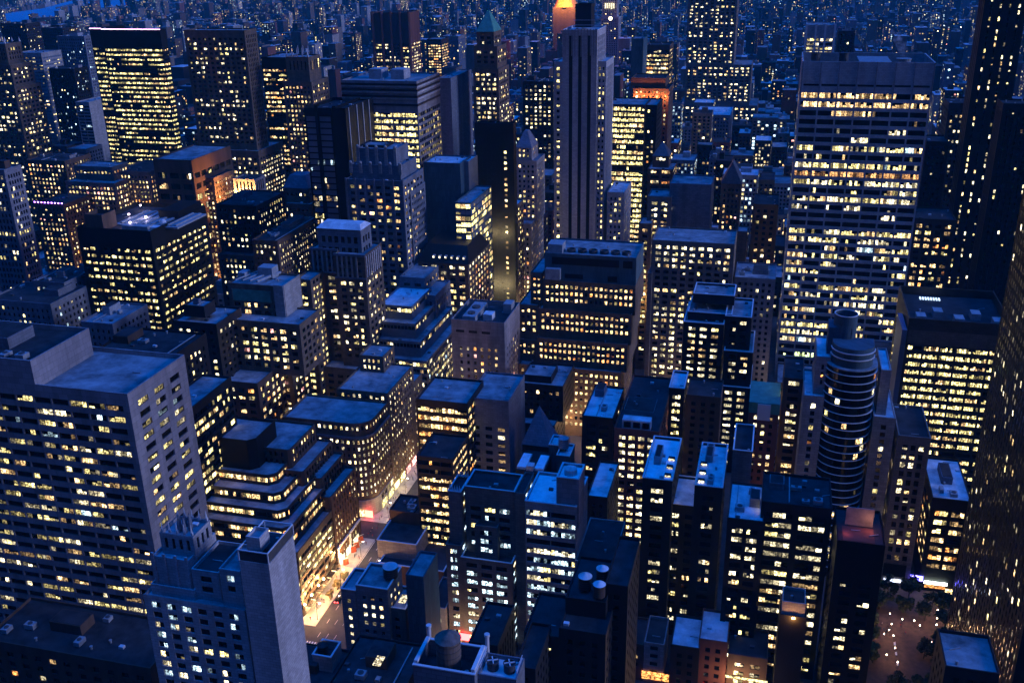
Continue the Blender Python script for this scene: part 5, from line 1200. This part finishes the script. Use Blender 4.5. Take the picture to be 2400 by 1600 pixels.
# ---------------------------------------------------------------- trees
LEAF = mat('leaves', (.07, .09, .02), .8, .5, .8); LEAFD = mat('dark leaves', (.025, .035, .012), .85, .5, .8); LEAF_LIT = mat('lamplit pale leaves', (.20, .17, .08), .85, .4, .8)  # the pale tone puts lamplight on the street trees into the leaf colour
BARK = mat('bark', (.05, .04, .03), .9, .4, 2)
def tree(x, y, h, r, lf, label, group):
    rt = empty('street_tree', (x, y, .15), label, 'tree', group); th = h*.38
    t = MB(); t.lathe(x, y, [(.28, .1), (.2, th), (.12, h*.7)], BARK, 7)
    cs = []
    for k in range(9):
        a = random.uniform(0, 2*pi); q = random.uniform(.3, .85)*r; z = th+random.uniform(.15, 1)*(h-th)*.8; cs.append((x+q*cos(a), y+q*sin(a), z, r*random.uniform(.3, .5)))
        t.bar((x, y, th*random.uniform(.7, 1.1)), (x+q*cos(a), y+q*sin(a), z), .12, BARK)
    t.build('trunk', rt); c = MB()
    for cx_, cy_, cz_, cr_ in cs:
        for _ in range(110):
            d = Vector((random.gauss(0, 1), random.gauss(0, 1), random.gauss(0, .8))).normalized()*cr_*random.uniform(.5, 1.05); p = Vector((cx_, cy_, cz_))+d
            u = Vector((random.gauss(0, 1), random.gauss(0, 1), random.gauss(0, 1))).normalized()*random.uniform(.18, .42); v = u.cross(d).normalized()*u.length
            c.quad(tuple(p-u-v), tuple(p+u-v), tuple(p+u+v), tuple(p-u+v), lf)
    c.build('crown', rt)
ORD = ('first', 'second', 'third', 'fourth', 'fifth', 'sixth', 'seventh', 'eighth', 'ninth', 'tenth', 'eleventh', 'twelfth', 'thirteenth', 'fourteenth')
for k, y in enumerate((320, 327, 334)):
    tree(-167.2, y, 4.6, 1.7, LEAF_LIT, 'small pale lamplit street tree on the near avenue pavement, %s from the near crossing' % ORD[k], 'pale street trees on the avenue')
PT = [(52, 376), (60, 377), (68, 375), (77, 372), (56, 366), (73, 362), (80, 366), (50, 352), (50, 342), (51, 331), (70, 338), (74, 326), (68, 318), (78, 344), (58, 316), (66, 366), (80, 356), (76, 334), (80, 318)]
for k, (x, y) in enumerate(PT):
    tree(x, y, random.uniform(8, 11), random.uniform(3.8, 5.2), LEAF if x < 56 else LEAFD, '%s tree in the lower right plaza, %s from its far left corner' % ('yellow lamplit' if x < 56 else 'dark', (ORD+('fifteenth', 'sixteenth', 'seventeenth', 'eighteenth', 'last'))[k]), 'trees of the small plaza')  # lighter leaves on the left side carry the lamplight in their colour
for k in range(9):
    tree(128+random.uniform(-14, 22), 655+k*9, 12, 5.5, LEAFD, 'dark park tree left of the far red lit avenue, %s going away' % ORD[k], 'dark park trees')
# plaza lamps
for k, (px, py) in enumerate(((2086, 1437), (2090, 1461), (2072, 1484), (2084, 1475), (2094, 1488), (2098, 1517), (2078, 1533), (2104, 1550), (2156, 1464), (2196, 1448), (2195, 1463), (2230, 1486), (2225, 1500), (2231, 1526), (2238, 1557), (2143, 1453), (2115, 1450), (2198, 1428), (2241, 1435), (2184, 1504))):
    x, y = floor_at(px, py, 3.2)
    rt = empty('plaza_lamp', (x, y, .16), 'small round lamp on a post in the lower right plaza, %s' % ('near its left edge' if px < 2110 else 'on its right side' if px > 2180 else 'in its middle'), 'lamp', 'small round plaza lamps %s' % ('left' if px < 2110 else 'right' if px > 2180 else 'middle'))
    part_mesh('post', rt, lambda m: m.lathe(x, y, [(.07, .16), (.05, 3.0)], DUCT, 6)); part_mesh('globe', rt, lambda m: m.lathe(x, y, [(.08, 3), (.16, 3.1), (.16, 3.3), (.06, 3.4)], emit('globe lamp', (1, .75, .5), 25), 10))
    light(x, y-.1, 3.9, 90, (1, .5, .2), .2, rt)
for k in range(5):
    x, y = 60, 320+k*6; rt = empty('bench', (x, y, .16), 'pale bench in the row along the plaza walk', 'bench', 'benches along the plaza walk')
    part_mesh('seat', rt, lambda m: m.box(x-.3, x+.3, y-.9, y+.9, .5, .58, TRIM)); part_mesh('backrest', rt, lambda m: m.box(x+.24, x+.3, y-.9, y+.9, .62, 1.0, TRIM))
    for s in (-.7, .7): part_mesh('leg', rt, lambda m: m.box(x-.25, x+.25, y+s-.05, y+s+.05, .16, .5, DUCT))

# ---------------------------------------------------------------- flags, people, cars
FLAG = mat('red brown flag cloth', (.30, .06, .03), .9, .2, .8)
for k, (px, py) in enumerate(((811, 1310), (829, 1281), (836, 1271), (846, 1257))):
    d = ray(px, py); t = -170/d[0]; y, z = d[1]*t, EYE[2]+d[2]*t
    rt = empty('flag', (-172.8, y, z), 'red-brown flag hanging over the avenue pavement, %s from the near crossing' % ORD[k], 'flag', 'red-brown flags over the pavement')
    part_mesh('flagpole', rt, lambda m: m.bar((-172.8, y, z-1), (-168.5, y, z+1.6), .12, TRIM))
    def cloth(m):
        for a in range(6):
            q = lambda s, t_: (-171.6+s*2.8, y+.25*sin(s*5+t_*2), z+1.0*s-.6-t_*3.0+.3*s)
            for b_ in range(4): m.quad(q(a/6, b_/4), q((a+1)/6, b_/4), q((a+1)/6, (b_+1)/4), q(a/6, (b_+1)/4), FLAG)
    part_mesh('cloth', rt, cloth)

def skin_person(seed, coat, legs, hair):
    rr = random.Random(seed); s = rr.choice((.22, .3, .14)); a = rr.uniform(.1, .3)
    V = [(0, 0, .95), (0, .01, 1.15), (0, .02, 1.38), (0, .02, 1.5), (0, .0, 1.6), (0, -.01, 1.74),
         (.1, 0, .9), (.11, -s*.6, .5), (.11, -s, .1), (.11, -s-.16, .05), (-.1, 0, .9), (-.11, s*.3, .5), (-.11, s, .1), (-.11, s-.16, .05),
         (.19, .02, 1.4), (.25, a*.4, 1.14), (.25, a-.25, .92), (-.19, .02, 1.4), (-.25, -a*.2, 1.14), (-.25, -a-.1, .92)]
    E_ = [(0, 1), (1, 2), (2, 3), (3, 4), (4, 5), (0, 6), (6, 7), (7, 8), (8, 9), (0, 10), (10, 11), (11, 12), (12, 13), (2, 14), (14, 15), (15, 16), (2, 17), (17, 18), (18, 19)]
    R = [.16, .14, .17, .07, .1, .09, .1, .075, .05, .04, .1, .075, .05, .04, .07, .05, .035, .07, .05, .035]
    me = D.meshes.new('tmp'); me.from_pydata(V, E_, []); o = D.objects.new('tmp', me); COL.objects.link(o)
    sk = o.modifiers.new('s', 'SKIN'); ly = me.skin_vertices[0].data
    for i, r_ in enumerate(R): ly[i].radius = (r_, r_)
    ly[0].use_root = True; sb = o.modifiers.new('b', 'SUBSURF'); sb.levels = 1
    dg = bpy.context.evaluated_depsgraph_get(); out = D.meshes.new_from_object(o.evaluated_get(dg)); D.objects.remove(o); D.meshes.remove(me)
    out.name = 'person'; sk_m = mat('skin', (.35, .2, .14), .6, 0); out.materials.clear()
    for m_ in (legs, coat, sk_m, hair): out.materials.append(m_)
    for p in out.polygons:
        c = p.center; p.material_index = 3 if c.z > 1.66 or (c.z > 1.56 and c.y > .02) else 2 if c.z > 1.5 or (c.z < 1.0 and abs(c.x) > .2 and c.z > .8) else 1 if c.z > .88 else 0
        p.use_smooth = True
    return out
CO = [mat('black coat', (.02, .02, .022), .9, 0), mat('blue jacket', (.04, .07, .16), .9, 0), mat('cream coat', (.42, .38, .30), .9, 0), mat('red jacket', (.30, .03, .03), .9, 0)]
TR = [mat('dark trousers', (.02, .02, .03), .9, 0), mat('grey trousers', (.10, .10, .11), .9, 0)]; HR = mat('dark hair', (.02, .014, .01), .7, 0)
PEO = [skin_person(i, CO[i], TR[i % 2], HR) for i in range(4)]; PN = ('black coat', 'blue jacket', 'cream coat', 'red jacket')
def person(x, y, k, where):
    o = D.objects.new('person', PEO[k]); COL.objects.link(o); o.location = (x, y, .15); o.rotation_euler = (0, 0, random.uniform(0, 6.28)); sc_ = random.uniform(.93, 1.04); o.scale = (sc_,)*3
    tag(o, 'person in a %s walking on %s' % (PN[k], where), 'person', 'people in a %s on %s' % (PN[k], where))
for k in range(30): person(random.uniform(-171.5, -166.6), random.uniform(304, 366), random.randint(0, 3), 'the lit left pavement before the bronze terraced office')
for k in range(30): person(random.uniform(-171, -152), random.uniform(367.5, 383), random.randint(0, 3), 'the far crossing by the red lit shop')
for k in range(26): person(random.uniform(-171, -166.5), random.uniform(384, 446), random.randint(0, 3), 'the pavement before the rounded corner block')
for k in range(12): person(random.uniform(-176, -167), random.uniform(288, 302), random.randint(0, 3), 'the near crossing corner')
for k in range(10): person(random.uniform(-151, -147), random.uniform(304, 366), random.randint(0, 3), 'the right pavement of the near avenue')
for k in range(9): person(random.uniform(54, 66), random.uniform(350, 358), random.randint(0, 3), 'the small lower right plaza')

def car_mesh(paint):
    prof = [(-2.25, .35), (-2.3, .75), (-1.5, .92), (-.8, 1.0), (-.35, 1.42), (1.0, 1.45), (1.75, 1.0), (2.25, .95), (2.3, .4)]
    body = MB(); n = len(prof)
    for sgn in (-1, 1): body.v += [(sgn*(.88 if z < 1.05 else .68), y, z) for y, z in prof]
    for i in range(n): body.f.append((i, (i+1) % n, n+(i+1) % n, n+i)); body.m.append(body.mi(paint))
    body.f.append(tuple(range(n-1, -1, -1))); body.m.append(0); body.f.append(tuple(range(n, 2*n))); body.m.append(0)
    gl = MB(); gl.quad((-.7, -.85, 1.03), (.7, -.85, 1.03), (.62, -.42, 1.40), (-.62, -.42, 1.40), GLASS); gl.quad((-.7, 1.72, 1.05), (-.62, 1.08, 1.42), (.62, 1.08, 1.42), (.7, 1.72, 1.05), GLASS)
    for s in (-1, 1): gl.quad((s*.80, -.6, 1.06), (s*.80, 1.5, 1.06), (s*.71, 1.0, 1.38), (s*.71, -.3, 1.38), GLASS)
    wh = MB()
    for a in range(14):
        t0, t1 = 2*pi*a/14, 2*pi*(a+1)/14; wh.quad((-.1, .33*cos(t0), .33*sin(t0)), (-.1, .33*cos(t1), .33*sin(t1)), (.1, .33*cos(t1), .33*sin(t1)), (.1, .33*cos(t0), .33*sin(t0)), WALL['black'])
    for s in (-.1, .1): i = len(wh.v); wh.v += [(s, .33*cos(2*pi*a/14), .33*sin(2*pi*a/14)) for a in range(14)]; wh.f.append(tuple(i+a for a in range(14))); wh.m.append(0)
    hl = MB(); hl.box(-.2, .2, -.06, .06, -.09, .09, emit('headlight', (1, .93, .8), 30)); tl = MB(); tl.box(-.2, .2, -.06, .06, -.09, .09, emit('tail light', (1, .03, .03), 22))
    return body, gl, wh, hl, tl
PNT = {'black': mat('black car paint', (.012, .012, .014), .3, 0), 'white': mat('white car paint', (.6, .6, .6), .3, 0), 'yellow': mat('taxi yellow paint', (.6, .32, .02), .3, 0), 'silver': mat('silver car paint', (.3, .3, .32), .3, 0)}
PROTO = {}
def car(x, y, away, col, label, group):
    rt = empty('parked_car' if 'parked' in label else 'car', (x, y, .0), label, 'car', group); rt.rotation_euler = (0, 0, 0 if not away else pi)
    if col not in PROTO:
        b, g, w, h, t = car_mesh(PNT[col]); PROTO[col] = [q.build(n_).data for q, n_ in ((b, 'body'), (g, 'window_glass'), (w, 'wheel'), (h, 'headlight'), (t, 'tail_light'))]
        for nm in ('body', 'window_glass', 'wheel', 'headlight', 'tail_light'):
            for o in [o for o in D.objects if o.name.split('.')[0] == nm and o.parent is None and o.type == 'MESH']: D.objects.remove(o)
    me = PROTO[col]
    def add(nm, md, loc):
        o = D.objects.new(nm, md); COL.objects.link(o); o.parent = rt; o.location = loc
    add('body', me[0], (0, 0, 0)); add('window_glass', me[1], (0, 0, 0))
    for sx in (-.8, .8):
        for sy in (-1.4, 1.4): add('wheel', me[2], (sx, sy, .34))
        add('headlight', me[3], (sx*.75, -2.28, .68)); add('tail_light', me[4], (sx*.75, 2.29, .8))
for k, (x, y) in enumerate(((-160.5, 372.5), (-156, 391), (-163.5, 398), (-163.8, 320), (-160.2, 420))):
    c = ('white', 'black', 'silver', 'black', 'yellow')[k]; car(x, y, True, c, '%s car on the near avenue, %s' % (c, ('standing in the far crossing', 'just past the far crossing', 'by the rounded corner block', 'hidden under the pale trees', 'farthest one')[k]), 'cars on the near avenue')
for k in range(16):
    x = (168.5, 172, 176, 179.5)[k % 4]; y = 668+k*14+random.uniform(-4, 4); c = random.choice(('black', 'white', 'yellow', 'silver')); away = k % 3 != 0
    car(x, y, away, c, '%s car in the traffic of the far red lit avenue, %s in the queue' % (c, (ORD+('fifteenth', 'last'))[k]), 'cars on the far red lit avenue')
for k in range(4):
    car(-20+k*9, 292, False, 'black', 'dark car parked in the lot below the lit canopy, bottom right centre', 'cars parked in the lot')

# ================================================================ river, bridge, far city
RIV_N = [floor_at(*p) for p in ((-200, 90), (-60, 76), (0, 58), (60, 84), (95, 70), (160, 52), (232, 32), (300, 24), (365, 14), (420, 2), (560, -30))]
RIV_F = [floor_at(*p) for p in ((400, -40), (190, -4), (100, 20), (0, 34), (-200, 48))]
RIVER = RIV_N+RIV_F
wm_ = D.materials.new('river water'); wm_.use_nodes = True; n_ = wm_.node_tree; b_ = n_.nodes['Principled BSDF']; b_.inputs['Base Color'].default_value = (.05, .42, .6, 1); b_.inputs['Roughness'].default_value = .5  # sky reflection on the water is put into this bright blue base colour
nz = n_.nodes.new('ShaderNodeTexNoise'); nz.inputs['Scale'].default_value = .05; g_ = n_.nodes.new('ShaderNodeNewGeometry'); bp = n_.nodes.new('ShaderNodeBump'); bp.inputs['Strength'].default_value = .4; bp.inputs['Distance'].default_value = 2
n_.links.new(g_.outputs['Position'], nz.inputs[0]); n_.links.new(nz.outputs[0], bp.inputs['Height']); n_.links.new(bp.outputs[0], b_.inputs['Normal'])
sheet('river', RIVER, .05, wm_)
def inpoly(x, y, P):
    c = False
    for i in range(len(P)):
        a, b = P[i], P[i-1]
        if (a[1] > y) != (b[1] > y) and x < (b[0]-a[0])*(y-a[1])/(b[1]-a[1])+a[0]: c = not c
    return c
BR = mat('bridge steel', (.10, .13, .18), .7, .2, .05)
legs = [floor_at(182, 46), floor_at(208, 46), floor_at(253, 26), floor_at(288, 23)]
rt = empty('suspension_bridge', (legs[0][0], legs[0][1], 0), 'steel suspension bridge whose tower legs stand in the river, cut by the top edge', 'bridge')
for (a, b) in ((legs[0], legs[1]), (legs[2], legs[3])):
    def tw(m):
        for p in (a, b): m.box(p[0]-6, p[0]+6, p[1]-5, p[1]+5, -1, 100, BR); m.box(p[0]-12, p[0]+12, p[1]-9, p[1]+9, -1, 6, WALL['concrete'])
        for z in (45, 95): m.bar((a[0], a[1], z), (b[0], b[1], z), 6, BR)
    part_mesh('tower', rt, tw)
mid = lambda p, q: ((p[0]+q[0])/2, (p[1]+q[1])/2)
t1, t2 = mid(legs[0], legs[1]), mid(legs[2], legs[3]); dx, dy = t2[0]-t1[0], t2[1]-t1[1]
part_mesh('deck', rt, lambda m: m.bar((t1[0]-dx*.6, t1[1]-dy*.6, 60), (t2[0]+dx*.6, t2[1]+dy*.6, 60), 5, BR))
part_mesh('cable', rt, lambda m: [m.bar((t1[0]+dx*k/8, t1[1]+dy*k/8, 62+38*(abs(k-4)/4)**2), (t1[0]+dx*(k+1)/8, t1[1]+dy*(k+1)/8, 62+38*(abs(k-3)/4)**2), 1.5, BR) for k in range(8)])

AV = [(-2900, -2700)]
aves = [-3600, -3200, -2800, -2400, -2000, -1650, -1330, -1040, -760, -600, -470, -325, -160, 170, 455, 740, 1030, 1320, 1600]
def hit(x0, x1, y0, y1):
    for b in BOXES:
        if b[0] < x1+1.5 and b[1] > x0-1.5 and b[2] < y1+1.5 and b[3] > y0-1.5: return True
    return False
def scr(x, y, z):
    v = np.array((x, y, z))-np.array(EYE); c = v@CF
    return (1200+FPX*(v@CR)/c, 800-FPX*(v@CU)/c, c) if c > 5 else (9e9, 9e9, 1)
rl = random.Random(11); FILL = []
HB = [b for b in BOXES]
rows = []
for k, sy in enumerate([213+80.5*k for k in range(-1, 62)]):
    rows.append((sy+9.5, sy+39)); rows.append((sy+41, sy+71))
for y0, y1 in rows:
    far = y0 > 1300; step = 1
    for a in range(len(aves)-1):
        xa, xb = aves[a]+14, aves[a+1]-14
        if a+1 == 12: xb = -173.5
        x = xa
        while x < xb-12:
            w = min(rl.uniform(12, 30)*(1 if y0 < 1300 else .8), xb-x)
            if xb-x-w < 12: w = xb-x
            X0, X1 = x+.3, x+w-.3; x += w
            q = scr((X0+X1)/2, y0, 15)
            if not (-60 < q[0] < 2460 and -160 < q[1] < 1680): continue
            if 44 < X1 and X0 < 86 and y1 > 298 and y0 < 386: continue
            if 100 < X1 < 168 and 640 < y0 < 735: continue
            if inpoly((X0+X1)/2, y0, RIVER) or inpoly(X0, y1, RIVER) or inpoly(X1, y0, RIVER): continue
            if hit(X0, X1, y0, y1):
                continue
            u = rl.random()
            if y0 < 480: h = rl.uniform(12, 24)
            elif y0 < 725: h = rl.uniform(18, 38)
            elif y0 < 1300: h = rl.uniform(25, 62) if u < .85 else rl.uniform(62, 90)
            elif y0 < 2200: h = rl.uniform(16, 45) if u < .86 else rl.uniform(50, 95)
            else: h = rl.uniform(11, 24) if u < .9 else rl.uniform(30, 75)
            yy1 = y1 if rl.random() < .7 else y0+rl.uniform(16, 28)
            s = scr((X0+X1)/2, y0, h)
            area = (X1-X0)*h/(s[2]**2)
            vis = 0 <= s[0] <= 2400 and 0 <= s[1] <= 1600
            FILL.append((area if vis else 0, X0, X1, y0, yy1, h, s[0], s[1], y0))
# sight test: is the roof edge of a filler visible at all?
B6 = np.array([b[:6] for b in BOXES])
def visible(f):
    E = np.array(EYE)
    for p in ((f[1]+1, f[3], f[5]), (f[2]-1, f[3], f[5]), ((f[1]+f[2])/2, f[4]-1, f[5]+1), ((f[1]+f[2])/2, f[3], f[5]*.4)):
        d = np.array(p)-E
        with np.errstate(divide='ignore', invalid='ignore'): t1 = (B6[:, [0, 2, 4]]-E)/d; t2 = (B6[:, [1, 3, 5]]-E)/d
        tn = np.minimum(t1, t2).max(1); tf = np.maximum(t1, t2).min(1)
        if not ((tn < tf) & (tf > 0) & (tn < .999)).any(): return True
    return False
FILL.sort(key=lambda f: -f[0])
WT = [('limestone', 'stone'), ('brown', 'brown brick'), ('tan', 'tan brick'), ('red', 'red brick'), ('dark', 'dark'), ('dark', 'dark'), ('brown', 'brown brick'), ('bluestone', 'blue grey'), ('dark', 'black'), ('pale', 'pale')]
RF = [('tar', 'black roof'), ('tar', 'black roof'), ('tar', 'black roof'), ('grey', 'grey roof'), ('pale', 'pale roof'), ('grey', 'grey roof')]
def filler_mesh(m, f, wk, rk, near):
    _, x0, x1, y0, y1, h = f[:6]; wm = WALL[wk]; side = 1 if x1 < 25 else -1
    m.box(x0, x1, y0, y1, 0, h-.8, wm)
    if near:
        for q in ((x0, x1, y0, y0+.4), (x0, x1, y1-.4, y1), (x0, x0+.4, y0+.4, y1-.4), (x1-.4, x1, y0+.4, y1-.4)): m.box(q[0], q[1], q[2], q[3], h-.799, h, wm)
        m.box(x0+.41, x1-.41, y0+.41, y1-.41, h-.799, h-.7, ROOF[rk])
    else: m.box(x0+.2, x1-.2, y0+.2, y1-.2, h-.8, h-.6, ROOF[rk])
    w, d = x1-x0, y1-y0
    if rl.random() < .75:
        bx, by = x0+w*rl.uniform(.15, .5), y0+d*rl.uniform(.3, .6); m.box(bx, bx+w*.3, by, by+d*.25, h-.7, h+rl.uniform(2, 4.5), rl.choice((wm, METAL, WALL['pale'])))
    if rl.random() < .3 and near:
        cx_, cy_ = x0+w*.7, y0+d*.25; m.lathe(cx_, cy_, [(1.5, h+1), (1.5, h+4), (.1, h+5)], WOOD, 12)
        for sx in (-1, 1):
            for sy in (-1, 1): m.box(cx_+sx-.1, cx_+sx+.1, cy_+sy-.1, cy_+sy+.1, h-.7, h+1, DUCT)
    # windows: dark openings and lit ones
    fh = 3.5; nf = int((h-3)/fh); far = y0 > 1300
    pl = rl.choice((.03, .08, .15, .25, .5)) if not far else rl.choice((.03, .08, .2, .45))
    bay = rl.choice((2.8, 3.4, 4.2)) if not far else rl.choice((5, 7)); ck = rl.choice(('warm', 'cream', 'mixed', 'cool', 'warm'))
    for kf in range(max(0, nf)):
        z = h-2.2-(kf+1)*fh+1.1
        if z < 1: break
        for fc in (0, 1):
            L = w if fc == 0 else d; nb = int((L-1.5)/bay)
            for i in range(nb):
                a = .8+(i+.5)*(L-1.6)/nb; on = rl.random() < pl; ww_, hh_ = (bay*.28, .95) if not far else (rl.uniform(.5, 1.3), .9)
                if not on and (far or not near): continue
                mt = LIT[pick(ck)][rl.choice((0, 1, 1, 2))] if on else GLASS
                if fc == 0: m.quad((x0+a-ww_, y0-.05, z-hh_), (x0+a+ww_, y0-.05, z-hh_), (x0+a+ww_, y0-.05, z+hh_), (x0+a-ww_, y0-.05, z+hh_), mt)
                else:
                    X = x1+.05 if side > 0 else x0-.05; m.quad((X, y0+a-ww_, z-hh_), (X, y0+a+ww_, z-hh_), (X, y0+a+ww_, z+hh_), (X, y0+a-ww_, z+hh_), mt)
    if far and rl.random() < .35:           # a street light or sign at its foot
        c = rl.choice((LAMP_O, LAMP_W, emit('red sign glow', (1, .1, .06), 6), LAMP_W)); x = rl.uniform(x0, x1); m.box(x-.8, x+.8, y0-2.5, y0-1.5, 7, 8.2, c)
LM = [('black cube office', 'black cube block'), ('tall brown stone office', 'tall brown stone tower'), ('black faceted', 'black light-line tower'), ('unbroken yellow', 'yellow striped slab'), ('three dark vertical', 'white stripe tower'),
      ('broad white grid', 'broad white grid tower'), ('huge pale setback', 'huge setback skyscraper'), ('green copper pyramid', 'green pyramid tower'), ('scalloped white', 'blue art deco tower'), ('dark red faceted', 'dark red faceted tower'),
      ('bronze terraced', 'bronze terraced office'), ('round-fronted', 'round-fronted hotel'), ('wide stone setback', 'orange windowed setback block'), ('loggia row', 'loggia building'), ('plain grey concrete', 'plain grey tower'), ('white banded', 'white banded office'),
      ('green framed attic', 'brown panel tower'), ('four white fins', 'white-finned tower'), ('dark bulky', 'dark bulky office'), ('gothic brown', 'gothic spiky tower'), ('gold lit windows and a green', 'small green-topped tower'), ('teal glass slab', 'teal slab'),
      ('black brick tower', 'terraced black brick tower'), ('wide black loft', 'black loft building'), ('pale blue gridded', 'pale gridded office'), ('broad grey concrete', 'left concrete office'), ('spiky', 'spiky tower')]
lms = []
for key, nm in LM:
    for r in BLD:
        if key in r['root']['label']:
            b = r['boxes'][0]; q = scr((b[0]+b[1])/2, b[2], b[5]); lms.append((nm, q[0], q[1])); break
lms.append(('river', 150, 20)); lms.append(('top right corner tower', 2350, 100)); lms.append(('glowing clock tower', 1431, 44))
ind, rest = [], []
for f in FILL:
    if len(ind) < 285 and f[0] > 0 and visible(f): ind.append(f)
    else: rest.append(f)
cnt = {}
ORDS = tuple(a+b for a in ('', 'twenty-', 'thirty-', 'forty-', 'fifty-') for b in (('nearest', 'second', 'third', 'fourth', 'fifth', 'sixth', 'seventh', 'eighth', 'ninth', 'tenth', 'eleventh', 'twelfth', 'thirteenth', 'fourteenth', 'fifteenth', 'sixteenth', 'seventeenth', 'eighteenth', 'nineteenth', 'twentieth') if not a else ('first', 'second', 'third', 'fourth', 'fifth', 'sixth', 'seventh', 'eighth', 'ninth', 'tenth')))
ind_l = []
for f in ind:
    best = min(lms, key=lambda l: (f[6]-l[1])**2+((f[7]-l[2])*1.3)**2); dx, dy = f[6]-best[1], f[7]-best[2]
    dr = ('right of' if dx > 0 else 'left of') if abs(dx) > abs(dy) else ('below' if dy > 0 else 'beyond'); ind_l.append((f, best[0], dr, dx*dx+dy*dy))
ind_l.sort(key=lambda q: q[3])
ORDW = lambda k: ORDS[min(k, len(ORDS)-1)]
for f, nm, dr, _ in ind_l:
    wk, wn = rl.choice(WT); rk, rn = rl.choice(RF); hw = 'low' if f[5] < 24 else 'mid-height' if f[5] < 50 else 'tall'
    k = cnt.get((nm, dr), 0); cnt[(nm, dr)] = k+1
    m = MB(); filler_mesh(m, f, wk, rk, f[3] < 1300)
    o = m.build('apartment_block' if f[5] < 50 else 'office_block')
    tag(o, '%s %s %s, %s, %s one %s the %s' % (hw, wn, 'house' if f[5] < 24 else 'block', rn, ORDW(k), dr, nm), 'building', 'ordinary city blocks' if f[3] < 1300 else 'far city blocks')
m = MB()
for f in rest:
    wk, wn = rl.choice(WT); rk, rn = rl.choice(RF); filler_mesh(m, f, wk, rk, f[3] < 900)
o = m.build('distant_city'); tag(o, 'countless low city blocks spreading to the top of the photo, specked with lights', 'city', kind='stuff')
print('fillers', len(ind), len(rest), 'faces', len(m.f))

finish_windows()

HAZE = True
if HAZE:
    hm = D.materials.new('haze'); hm.use_nodes = True; n_ = hm.node_tree; n_.nodes.remove(n_.nodes['Principled BSDF'])
    pv = n_.nodes.new('ShaderNodeVolumePrincipled'); pv.inputs['Color'].default_value = (.04, .6, 1, 1); pv.inputs['Density'].default_value = 5.5e-5; pv.inputs['Anisotropy'].default_value = 0
    n_.links.new(pv.outputs[0], n_.nodes['Material Output'].inputs['Volume'])
    m = MB(); m.box(-9100, 7100, -500, 14100, -3, 300, hm); o = m.build('haze'); o['kind'] = 'stuff'; o['label'] = 'thin blue evening haze over the city'
